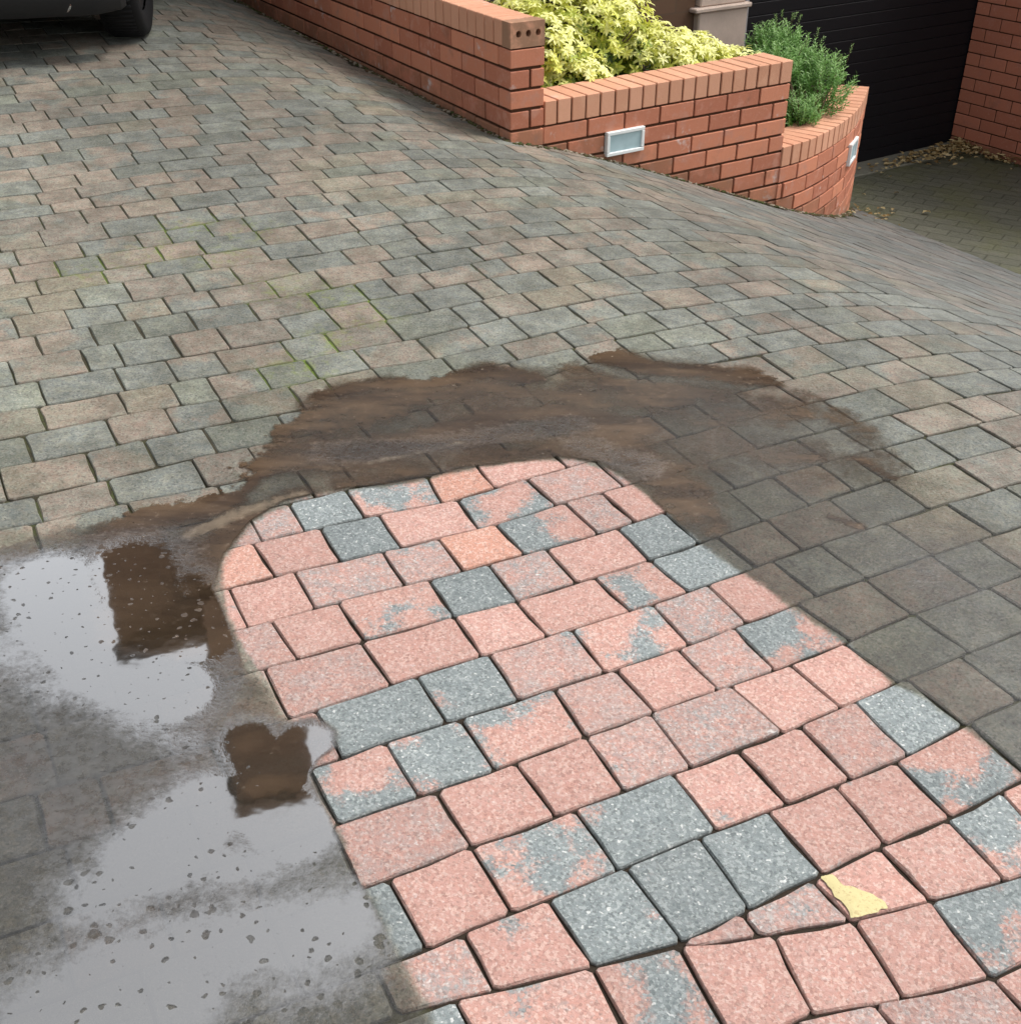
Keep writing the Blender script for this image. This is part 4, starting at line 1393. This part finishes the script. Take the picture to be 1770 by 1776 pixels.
M_FAR = mat_far_brick()
M_RENDER = mat_simple('pinkish_render', (0.50, 0.40, 0.34), 0.9, 0.2, 9, 0.22, 0.6, 0.006)
M_ROOF = mat_simple('dark_roof_tile', (0.060, 0.042, 0.034), 0.8, 0.3, 12, 0.3)
M_DOOR = mat_simple('black_door_paint', (0.0060, 0.0055, 0.0075), 0.6, 0.25, 8, 0.2, 0.05, 0.001)
M_GALV = mat_simple('grey_weathered_frame', (0.30, 0.29, 0.30), 0.7, 0.3, 60, 0.4, 0.5, 0.003)
DZ0, DZ1 = FLOOR + .012, FLOOR + 2.20
mb = MB()
hbox(mb, -3.35, -2.72, 0, .30, FLOOR - .3, 4.0)              # left of the pier
hbox(mb, -2.72, -2.33, .055, .30, FLOOR - .3, 4.0)
hbox(mb, -2.33, .02, .0, .30, DZ1 + .03, 4.0)                # above the door
hbox(mb, .02, 3.4, .012, .30, FLOOR - .3, 4.0)
hbox(mb, -3.35, -3.05, .30, 3.2, FLOOR - .3, 4.0)            # side of the garage wing
child(house, 'wall', mb, M_FAR)
M0 = Vector((-4.03, 9.5, 0))              # left corner of the main front


def mp_(s_, t, z):
    q = M0 + EM * s_ + ENM * t
    return Vector((q.x, q.y, z))


def mbox(mb, s0, s1, t0, t1, z0, z1, bev=0):
    mb.box(mp_((s0 + s1) / 2, (t0 + t1) / 2, (z0 + z1) / 2), ((s1 - s0) / 2, (t1 - t0) / 2, (z1 - z0) / 2), MM, bev)


HW = 8.0
EM = Vector((0.934, 0.358, 0)).normalized()     # the main house is turned a little from the garage
ENM = Vector((-0.358, 0.934, 0)).normalized()
MM = frame_matrix(EM, ENM)
mb = MB()
mbox(mb, 0, HW, 0, .3, -.6, 6.55)
mbox(mb, 0, .3, .3, 6.7, -.6, 6.55)
mbox(mb, HW - .3, HW, .3, 6.7, -.6, 6.55)
mbox(mb, 0, HW, 6.7, 7.0, -.6, 6.55)
for s0 in (0, HW - .3):
    v = [mp_(s0 + ds, t, z) for ds in (0, .3) for t, z in ((0, 6.55), (7.0, 6.55), (3.5, 8.7))]
    mb.add(v, [(0, 1, 2), (5, 4, 3), (0, 3, 4, 1), (1, 4, 5, 2), (2, 5, 3, 0)])
child(house, 'wall', mb, M_FAR)
mb = MB()
mbox(mb, .86, 1.75, -.24, .42, 6.0, 8.95)
mbox(mb, .82, 1.79, -.285, .465, 8.95, 9.1)
for k in (1.08, 1.52):
    mb.tube([mp_(k, .09, 9.1), mp_(k, .09, 9.18)], [.13, .11], 14)
child(house, 'chimney', mb, M_FAR)
mb = MB()
hbox(mb, -2.72, -2.33, -.045, .05, FLOOR - .1, -1.318 + Z0, .008)
hbox(mb, -2.76, -2.315, -.062, .05, -1.318 + Z0, -1.292 + Z0, .006)
hbox(mb, -2.70, -2.34, -.030, .05, -1.292 + Z0, 1.6, .008)
child(house, 'pier', mb, M_RENDER)
mb = MB()
for t0_, t1_ in ((-.22, 3.5), (7.22, 3.5)):
    v = [mp_(-.06, t0_, 6.46), mp_(HW + .1, t0_, 6.46), mp_(HW + .1, t1_, 8.76), mp_(-.06, t1_, 8.76)]
    v += [p + Vector((0, 0, .12)) for p in v]
    mb.add(v, [(0, 3, 2, 1), (4, 5, 6, 7), (0, 1, 5, 4), (1, 2, 6, 5), (2, 3, 7, 6), (3, 0, 4, 7)])
v = [hp(-3.6, -.3, 3.9), hp(3.6, -.3, 3.9), hp(3.6, 3.3, 5.0), hp(-3.6, 3.3, 5.0)]
v += [p + Vector((0, 0, .1)) for p in v]
mb.add(v, [(0, 3, 2, 1), (4, 5, 6, 7), (0, 1, 5, 4), (1, 2, 6, 5), (2, 3, 7, 6), (3, 0, 4, 7)])
child(house, 'roof', mb, M_ROOF)
M_GLASS = mat_simple('window_glass', (0.02, 0.025, 0.03), 0.05, 0.6, 3, 0.1, 0.02)
for (s0, s1, z0, z1) in ((5.4, 6.9, 3.6, 4.9),):
    mb = MB()
    for a, b, c_, d__ in ((s0, s1, z0, z0 + .06), (s0, s1, z1 - .06, z1), (s0, s0 + .06, z0 + .06, z1 - .06), (s1 - .06, s1, z0 + .06, z1 - .06), ((s0 + s1) / 2 - .03, (s0 + s1) / 2 + .03, z0 + .06, z1 - .06)):
        mbox(mb, a, b, -.03, .004, c_, d__)
    wnd = child(house, 'window', mb, M_FRAME)
    mb = MB()
    mbox(mb, s0 + .06, s1 - .06, -.012, .003, z0 + .06, z1 - .06)
    me = mb.mesh('pane')
    me.transform(house.matrix_basis.inverted())
    new_obj('pane', me, M_GLASS, wnd)
# roller garage door: individual slats
mb = MB()
hbox(mb, -2.33, .02, .035, .06, DZ0, DZ1 + .03)
door = child(house, 'garage_door', mb, M_DOOR)
nsl = 28
sh = (DZ1 - DZ0) / nsl
v, f = bevbox((2.33 - .012) / 2, .008, sh / 2 - .0012, .0030)
sm = mesh('slat', v, f)
sm.materials.append(M_DOOR)
sm.transform(MH.to_4x4())
for k in range(nsl):
    c = hp(-1.155, .027, DZ0 + sh * (k + .5))
    new_obj('slat', sm, None, door, house.matrix_basis.inverted() @ c)
mb = MB()
hbox(mb, -.045, .018, -.010, .034, FLOOR, DZ1, .004)
child(house, 'door_frame', mb, M_GALV)
mb = MB()
hbox(mb, -2.329, -2.30, -.02, .020, FLOOR, DZ1, .004)
child(house, 'door_frame', mb, M_GALV)
mb = MB()
hbox(mb, -2.33, .03, -.19, .034, FLOOR - .05, FLOOR + .014, .006)
new_obj('door_threshold', mb.mesh('door_threshold'), mat_simple('old_concrete', (0.17, 0.165, 0.13), 0.9, 0.2, 25, 0.35, 0.7, 0.004), kind='structure')

# --- neighbouring brick wall that closes the yard on the right
DR = Vector((0.546, -0.838, 0)).normalized()
OR_ = Vector((3.40, 8.78, 0)) - DR * .20
gw = root('garage_side_wall', tuple(OR_), 'plain red brick wall rising to the right of the black garage door', 'wall')
n_c = 29
for i in range(n_c):
    zt = FLOOR + G_ * (n_c - i) - .02
    course(gw, OR_, DR, E1, zt, jrange(.1125 * (i % 2), .225, 0, 2.1), 0, 2.05, mat=M_BRICK2, gap=.008, H=.077)
core(gw, OR_, DR, E1, .008, 2.045, FLOOR - .1, FLOOR + G_ * n_c - .03, back=.215, setb=.006)

# ---------------------------------------------------------------- planting
def leaf_pts(L, W, fold, curl):
    """small folded blade: 8 vertices, 6 faces"""
    return [(0, 0, 0), (L * .33, W / 2, fold * W + curl * L * .03), (L * .33, 0, curl * L * .05), (L * .33, -W / 2, fold * W + curl * L * .03),
            (L * .72, W * .42, fold * W * .8 - curl * L * .02), (L * .72, 0, -curl * L * .01), (L * .72, -W * .42, fold * W * .8 - curl * L * .02), (L, 0, -curl * L * .16)]


LF = [(0, 2, 1), (0, 3, 2), (1, 2, 5, 4), (2, 3, 6, 5), (4, 5, 7), (5, 6, 7)]


class Foliage:
    clip = True

    def __init__(self):
        self.v = []; self.f = []; self.t = []; self.r = []

    def leaf(self, p, d, up, L, W, tone, fold=.25, curl=1.0):
        d = d.normalized()
        if self.clip and ((p + d * L - PIL).dot(OUT_L) < .175 or (p + d * L - PIL).dot(EN) < .03):
            return
        y = up.cross(d)
        if y.length < 1e-4:
            y = d.orthogonal()
        y.normalize()
        z = d.cross(y)
        b = len(self.v)
        rv = random.random()
        for q in leaf_pts(L, W, fold, curl):
            self.v.append(p + d * q[0] + y * q[1] + z * q[2])
            self.t.append(tone); self.r.append(rv)
        self.f += [tuple(i + b for i in q) for q in LF]

    def obj(self, name, mat, parent):
        inv = parent.matrix_basis.inverted()
        return new_obj(name, mesh(name, [inv @ Vector(p) for p in self.v], self.f, False, {'tone': self.t, 'vary': self.r}), mat, parent)


def rdir(up=0.0):
    while True:
        d = Vector((random.gauss(0, 1), random.gauss(0, 1), random.gauss(0, 1) + up))
        if d.length > .1:
            return d.normalized()


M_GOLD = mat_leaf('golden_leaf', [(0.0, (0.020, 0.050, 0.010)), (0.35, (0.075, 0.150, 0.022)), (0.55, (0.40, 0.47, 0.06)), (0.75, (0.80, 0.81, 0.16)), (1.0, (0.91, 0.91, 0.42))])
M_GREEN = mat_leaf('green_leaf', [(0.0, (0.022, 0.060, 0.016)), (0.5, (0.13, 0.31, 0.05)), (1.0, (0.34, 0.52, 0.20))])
M_STEM = mat_simple('woody_stem', (0.10, 0.075, 0.045), 0.9, 0.2, 40, 0.3)


def golden_shrub(lumps, base, label, n_per):
    t = root('golden_shrub', tuple(base), label, 'shrub', 'golden leaved shrubs behind the straight wall')
    fo = Foliage()
    mb = MB()
    for (c, r, rz_) in lumps:
        n = int(n_per * (r / .35) ** 2)
        for _ in range(n):
            d = rdir(.35)
            rad = r * (random.random() ** .28)
            p = c + Vector((d.x * rad, d.y * rad, d.z * rad * rz_))
            if p.z < base.z + .02:
                continue
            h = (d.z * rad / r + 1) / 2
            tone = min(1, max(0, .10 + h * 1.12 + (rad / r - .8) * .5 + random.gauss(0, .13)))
            ax = (d + Vector((0, 0, .8)) + rdir() * .5).normalized()
            o = ax.orthogonal().normalized()
            k0 = random.random() * 6.28
            nl = random.choice((5, 6, 7)) if tone > .5 else random.choice((3, 4, 5))
            for k in range(nl):
                a = k0 + 2 * math.pi * k / nl
                side = (o * math.cos(a) + ax.cross(o) * math.sin(a))
                ld = (side + ax * random.uniform(.05, .6) + Vector((0, 0, -.25))).normalized()
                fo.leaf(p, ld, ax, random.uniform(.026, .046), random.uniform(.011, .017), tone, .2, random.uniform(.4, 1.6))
        for _ in range(int(16 * r / .35)):
            d = rdir(.6)
            q = c + Vector((d.x * r * .75, d.y * r * .75, abs(d.z) * r * rz_ * .7))
            b0 = Vector((base.x + (c.x - base.x) * .5 + random.uniform(-.03, .03), base.y + (c.y - base.y) * .5 + random.uniform(-.03, .03), base.z - .01))
            mb.tube([b0, b0.lerp(q, .5) + rdir() * .02, q], [.007, .0045, .0025], 5)
    child(t, 'stem', mb, M_STEM, True)
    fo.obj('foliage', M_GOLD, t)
    return t


def wp(s, t, z):
    q = PIL + E1 * s + EN * t
    return Vector((q.x, q.y, z))


golden_shrub([(wp(.42, .52, .24), .30, .95), (wp(.68, .68, .37), .36, .98), (wp(.95, .60, .31), .27, .95), (wp(.60, .38, .14), .20, .9)],
             wp(.6, .55, Z_F - .02), 'larger bright yellow leaved shrub over green lower leaves, beside the end pier', 900)
golden_shrub([(wp(1.22, .50, .14), .24, .85), (wp(1.46, .50, .10), .21, .85), (wp(1.70, .42, .055), .17, .8), (wp(1.10, .85, .30), .20, .95), (wp(1.62, .26, .02), .12, .8)],
             wp(1.3, .5, Z_F - .02), 'smaller pale yellow shrub at the right end of the straight wall', 880)


def needle_shrub(base, lumps, label):
    t = root('green_shrub', tuple(base), label, 'shrub')
    fo = Foliage()
    mb = MB()
    for c, r in lumps:
        for _ in range(int(560 * (r / .3) ** 2)):
            d = rdir(.5)
            rad = r * random.uniform(.55, 1.0)
            tip = c + Vector((d.x * rad, d.y * rad, d.z * rad * .95))
            if tip.z < base.z:
                continue
            ax = (d * .8 + Vector((0, 0, .9)) + rdir() * .35).normalized()
            L = random.uniform(.07, .13)
            s0 = tip - ax * L
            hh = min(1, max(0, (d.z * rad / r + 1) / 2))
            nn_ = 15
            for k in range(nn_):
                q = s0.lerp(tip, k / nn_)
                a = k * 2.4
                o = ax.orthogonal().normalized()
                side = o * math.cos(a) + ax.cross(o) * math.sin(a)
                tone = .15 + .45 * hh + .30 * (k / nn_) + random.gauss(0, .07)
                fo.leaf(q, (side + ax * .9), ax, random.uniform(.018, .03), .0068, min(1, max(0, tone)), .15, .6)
    # taller flowering tips
    for _ in range(26):
        c, r = random.choice(lumps)
        d = rdir(1.2)
        if d.z < .2:
            continue
        b0 = c + d * r * .85
        tip = b0 + (d * .5 + Vector((0, 0, 1)) + rdir() * .3).normalized() * random.uniform(.05, .10)
        mb.tube([b0, tip], [.0022, .0016], 4)
        ax = (tip - b0).normalized()
        for k in range(16):
            q = b0.lerp(tip, .5 + .5 * k / 16)
            a = k * 2.4
            o = ax.orthogonal().normalized()
            side = o * math.cos(a) + ax.cross(o) * math.sin(a)
            fo.leaf(q, side + ax * .7, ax, .014, .005, min(1, .9 + random.gauss(0, .08)), .15, .6)
    for c, r in lumps:
        for _ in range(9):
            d = rdir(.6)
            b0 = Vector((base.x + random.uniform(-.05, .05), base.y + random.uniform(-.05, .05), base.z))
            mb.tube([b0, c + d * r * .6], [.006, .003], 5)
    child(t, 'stem', mb, M_STEM, True)
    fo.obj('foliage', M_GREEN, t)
    return t


needle_shrub(Vector((1.62, 6.55, Z_C + .02)), [(Vector((1.52, 6.98, -.02)), .26), (Vector((1.70, 6.86, -.10)), .25), (Vector((1.44, 6.78, .0)), .19), (Vector((1.48, 7.05, .08)), .17), (Vector((1.56, 6.62, -.20)), .17)],
             'bushy fine leaved green shrub between the straight wall and the curved wall')

# low dark plants at the top of the bank behind the long wall
t = root('dark_groundcover', (0.25, 6.6, Z_LTOP), 'low dark grey green plants on the bank behind the end pier', 'plant')
fo = Foliage()
for _ in range(900):
    p = Vector((random.uniform(-.35, .75), random.uniform(6.2, 7.6), Z_LTOP + random.uniform(0, .12)))
    fo.leaf(p, rdir(.6), Vector((0, 0, 1)), random.uniform(.02, .05), random.uniform(.008, .016), min(1, max(0, random.gauss(.25, .2))))
M_DARKL = mat_leaf('dull_leaf', [(0.0, (0.02, 0.024, 0.014)), (0.6, (0.10, 0.105, 0.085)), (1.0, (0.30, 0.29, 0.25))], .7)
fo.obj('foliage', M_DARKL, t)

# ---------------------------------------------------------------- fallen leaves
M_DEAD = mat_leaf('fallen_leaf', [(0.0, (0.10, 0.055, 0.02)), (0.5, (0.36, 0.24, 0.09)), (1.0, (0.62, 0.50, 0.27))], .7)


def dead(fo, x, y, z, L):
    a = random.random() * 6.28
    d = Vector((math.cos(a), math.sin(a), random.uniform(-.1, .35)))
    fo.leaf(Vector((x, y, z)), d, Vector((random.uniform(-.4, .4), random.uniform(-.4, .4), 1)), L, L * .6, min(1, max(0, random.gauss(.68, .25))), .25, random.uniform(-1.5, 1.5))


fo = Foliage()
fo.clip = False
for _ in range(330):
    s = min(1.3, abs(random.gauss(0, .42)))
    tt = -.06 - abs(random.gauss(0, .10)) - .05 * random.random()
    q = hp(-.08 - s, tt)
    h = max(0, .05 - s * .05) * random.random()
    dead(fo, q.x, q.y, FLOOR + .018 + h, random.uniform(.025, .055))
for _ in range(120):
    q = Vector((3.40, 8.78, 0)) + DR * abs(random.gauss(0, .28)) - E1 * abs(random.gauss(.02, .07))
    dead(fo, q.x, q.y, FLOOR + .012 + random.random() * .03, random.uniform(.02, .05))
for _ in range(34):
    q = CP[-1] + Vector((random.gauss(.08, .09), random.gauss(-.10, .14), 0))
    dead(fo, q.x, q.y, max(FLOOR, gz(q.x, q.y)) + .012, random.uniform(.02, .04))
lo = new_obj('leaf_litter', mesh('leaf_litter', fo.v, fo.f, False, {'tone': fo.t, 'vary': fo.r}), M_DEAD, kind='stuff')
for (x, y, L, lab) in ((2.62, 7.35, .06, 'pale curled leaf lying alone in the middle of the lower drive'), (2.55, 7.75, .035, 'tiny brown leaf lying alone on the lower drive, nearer the door')):
    f1 = Foliage()
    f1.clip = False
    f1.leaf(Vector((0, 0, .012)), Vector((1, .3, .15)), Vector((0, .3, 1)), L, L * .6, .95 if L > .05 else .3, .3, 1.2)
    new_obj('fallen_leaf', mesh('fallen_leaf', f1.v, f1.f, False, {'tone': f1.t, 'vary': f1.r}), M_DEAD, None, (x, y, FLOOR), None, lab, 'leaf')

# ---------------------------------------------------------------- black car at the top of the drive
M_CARP = mat_simple('black_car_paint', (0.012, 0.012, 0.013), 0.25, 0.5, 3, 0.1, 0.02)
M_TRIM = mat_simple('black_bumper_plastic', (0.018, 0.018, 0.019), 0.6, 0.3, 80, 0.2, 0.2, 0.001)
M_TYRE = mat_simple('tyre_rubber', (0.010, 0.010, 0.011), 0.75, 0.25, 60, 0.3, 0.3, 0.002)
M_RIM = mat_simple('black_wheel', (0.02, 0.02, 0.021), 0.45, 0.5, 10, 0.1)
M_CHROME = mat_simple('bright_tailpipe', (0.62, 0.62, 0.64), 0.15, 0.8, 10, 0.05, 0.05, 0.001, Metallic=1.0)
M_TAIL = mat_simple('red_lamp', (0.28, 0.008, 0.008), 0.15, 0.5, 10, 0.1, 0.02)
CH = math.radians(7)
car = root('parked_car', (-2.87, 7.62, gz(-1.9, 6.28) - .004), 'black car parked at the top of the drive, low bumper and one wheel showing', 'car', None, CH)
slope = 0.045


def cpart(name, mb, mat, smooth=False, par=None):
    return new_obj(name, mb.mesh(name, smooth), mat, par or car)


# body: sections from the rear (y negative) to the front, each a rounded profile (half width, sill, shoulder, roof)
secs = [(-2.06, .62, .34, .56, .58), (-2.02, .76, .27, .78, .95), (-1.86, .84, .22, .86, 1.12), (-1.45, .87, .20, .90, 1.38), (-.6, .88, .19, .92, 1.46), (.3, .88, .19, .93, 1.44), (1.0, .87, .19, .92, 1.16), (1.3, .86, .20, .90, .97), (1.8, .82, .22, .80, .86), (2.05, .70, .28, .66, .70)]
mb = MB()
v = []
NSc = 18
for (y, hw, sill, sh_, rf) in secs:
    half = [(0, sill), (hw * .6, sill), (hw * .93, sill + .03), (hw, sill + .16), (hw * 1.0, (sill + sh_) / 2 + .05), (hw * .985, sh_), (hw * .90, sh_ + (rf - sh_) * .35), (hw * .80, sh_ + (rf - sh_) * .80), (hw * .60, rf - .01), (0, rf)]
    full = half + [(-x, z) for x, z in half[-2:0:-1]]
    for x, z in full:
        v.append((x, y, z))
n = len(full)
f = []
for i in range(len(secs) - 1):
    for k in range(n):
        f.append((i * n + k, i * n + (k + 1) % n, (i + 1) * n + (k + 1) % n, (i + 1) * n + k))
f.append(tuple(range(n))[::-1]); f.append(tuple((len(secs) - 1) * n + k for k in range(n)))
mb.add(v, f)
body = cpart('body', mb, M_CARP, True)
sub = body.modifiers.new('smooth', 'SUBSURF')
sub.levels = 2; sub.render_levels = 2
mb = MB()
for k in range(13):
    pass
bp = [(-.86, -1.80), (-.85, -1.90), (-.76, -2.02), (-.45, -2.09), (0, -2.11), (.45, -2.09), (.76, -2.02), (.85, -1.90), (.86, -1.80)]
v = []
for x, y in bp:
    for (dy, z) in ((.10, .185), (.0, .20), (-.02, .30), (-.015, .44), (.02, .52), (.12, .54)):
        r_ = (abs(x) / .86)
        v.append((x * (1 - dy * .15), y + dy * (1 - r_ * .3), z))
f = []
for i in range(len(bp) - 1):
    for k in range(5):
        f.append((i * 6 + k, (i + 1) * 6 + k, (i + 1) * 6 + k + 1, i * 6 + k + 1))
mb.add(v, f)
bmp = cpart('rear_bumper', mb, M_TRIM, True)
bmp.modifiers.new('thick', 'SOLIDIFY').thickness = 0.02
mb = MB(); mb.box((0, -.1, .20), (.70, 1.8, .03)); cpart('underbody', mb, M_TRIM)
mb = MB(); mb.tube([(.63, -2.05, .245), (.63, -1.8, .245)], [.032, .032], 14); cpart('tailpipe', mb, M_CHROME, True)
for sx_ in (-1, 1):
    mb = MB(); mb.box((sx_ * .68, -2.0, .80), (.09, .05, .16), None, .02); cpart('tail_light', mb, M_TAIL)
    mb = MB(); mb.box((sx_ * .60, 1.98, .62), (.14, .06, .06), None, .02); cpart('headlight', mb, M_GLASS)
    mb = MB(); mb.box((sx_ * .865, -.25, 1.10), (.012, 1.15, .16), Matrix.Rotation(sx_ * -.42, 3, 'Y'), .01); cpart('side_window', mb, M_GLASS)
    for yy in (-1.45, 1.32):
        # tyre profile turned about the axle
        prof = [(.196, -.080), (.225, -.094), (.275, -.100), (.303, -.092), (.314, -.072), (.3165, -.030), (.3165, .030), (.314, .072), (.303, .092), (.275, .100), (.225, .094), (.196, .080)]
        nseg = 36
        v = []
        for k in range(nseg):
            a = 2 * math.pi * k / nseg
            for r_, x in prof:
                v.append((x, r_ * math.cos(a), r_ * math.sin(a)))
        m_ = len(prof)
        f = []
        for k in range(nseg):
            for j in range(m_ - 1):
                f.append((k * m_ + j, k * m_ + j + 1, ((k + 1) % nseg) * m_ + j + 1, ((k + 1) % nseg) * m_ + j))
        mb = MB(); mb.add(v, f)
        for k in range(nseg * 2):      # tread bars
            a = math.pi * k / nseg
            mb.box((.0, .316 * math.cos(a), .316 * math.sin(a)), (.066, .006, .0022), Matrix.Rotation(a - math.pi / 2, 3, 'X'))
        ty = new_obj('wheel', mb.mesh('wheel', True), M_TYRE, car, (sx_ * .80, yy, .316))
        mb = MB()
        v = [(sx_ * .055, 0, 0)]
        for k in range(30):
            a = 2 * math.pi * k / 30
            rr_ = .19 if (k % 6) < 3 else .165
            v.append((sx_ * (.07 if (k % 6) < 3 else .045), rr_ * math.cos(a), rr_ * math.sin(a)))
        mb.add(v, [(0, 1 + k, 1 + (k + 1) % 30) for k in range(30)])
        mb.tube([(-.07, 0, 0), (.07, 0, 0)], [.198, .198], 24)
        new_obj('rim', mb.mesh('rim'), M_RIM, ty)
mb = MB(); mb.box((0, -1.86, 1.16), (.60, .012, .18), Matrix.Rotation(.75, 3, 'X'), .01); cpart('rear_window', mb, M_GLASS)
mb = MB(); mb.box((0, 1.02, 1.17), (.62, .012, .26), Matrix.Rotation(-1.02, 3, 'X'), .01); cpart('windscreen', mb, M_GLASS)

# ---------------------------------------------------------------- moss, grit and crumbled mortar along the foot of the walls
fo = Foliage()
fo.clip = False
gb = MB()


def foot(p, d, n, L, cnt):
    for _ in range(cnt):
        s_ = random.random() * L
        q = p(s_)
        o = -abs(random.gauss(0, .018)) - .002
        x, y = q.x + n(s_).x * o, q.y + n(s_).y * o
        z = max(gz(x, y), FLOOR)
        r_ = random.uniform(.003, .011)
        v, f = bevbox(r_, r_ * random.uniform(.6, 1), r_ * random.uniform(.3, .6), r_ * .25)
        Rz = Matrix.Rotation(random.random() * 6.28, 3, 'Z') @ Matrix.Rotation(random.uniform(-.5, .5), 3, 'X')
        gb.add([Vector((x, y, z + .001)) + Rz @ Vector(c) for c in v], f, tone=random.choice((0.0, .2, .5, .5, .9)))


foot(lambda s_: PIL + E2 * s_, None, lambda s_: OUT_L, 4.3, 900)
foot(lambda s_: PIL + E1 * s_, None, lambda s_: EN, 1.66, 420)
foot(lambda s_: cpt(s_)[0], None, lambda s_: cpt(s_)[2], CLEN, 420)
foot(lambda s_: OR_ + DR * s_, None, lambda s_: E1, 1.6, 200)
NTm = NT('mossy_crumbs')
cr = NTm.n('ShaderNodeValToRGB')
cr.color_ramp.elements[0].color = (0.05, 0.065, 0.018, 1)
cr.color_ramp.elements[1].color = (0.30, 0.26, 0.20, 1)
em = cr.color_ramp.elements.new(.5)
em.color = (0.085, 0.06, 0.035, 1)
NTm.l(NTm.attr('tone'), cr.inputs[0])
M_CRUMB = NTm.done(NTm.bsdf(cr.outputs[0], 0.95, 0.2, NTm.noise(NTm.pos(), 300, 2), 1.0, 0.002))
new_obj('moss_and_grit', gb.mesh('moss_and_grit'), M_CRUMB, kind='stuff')
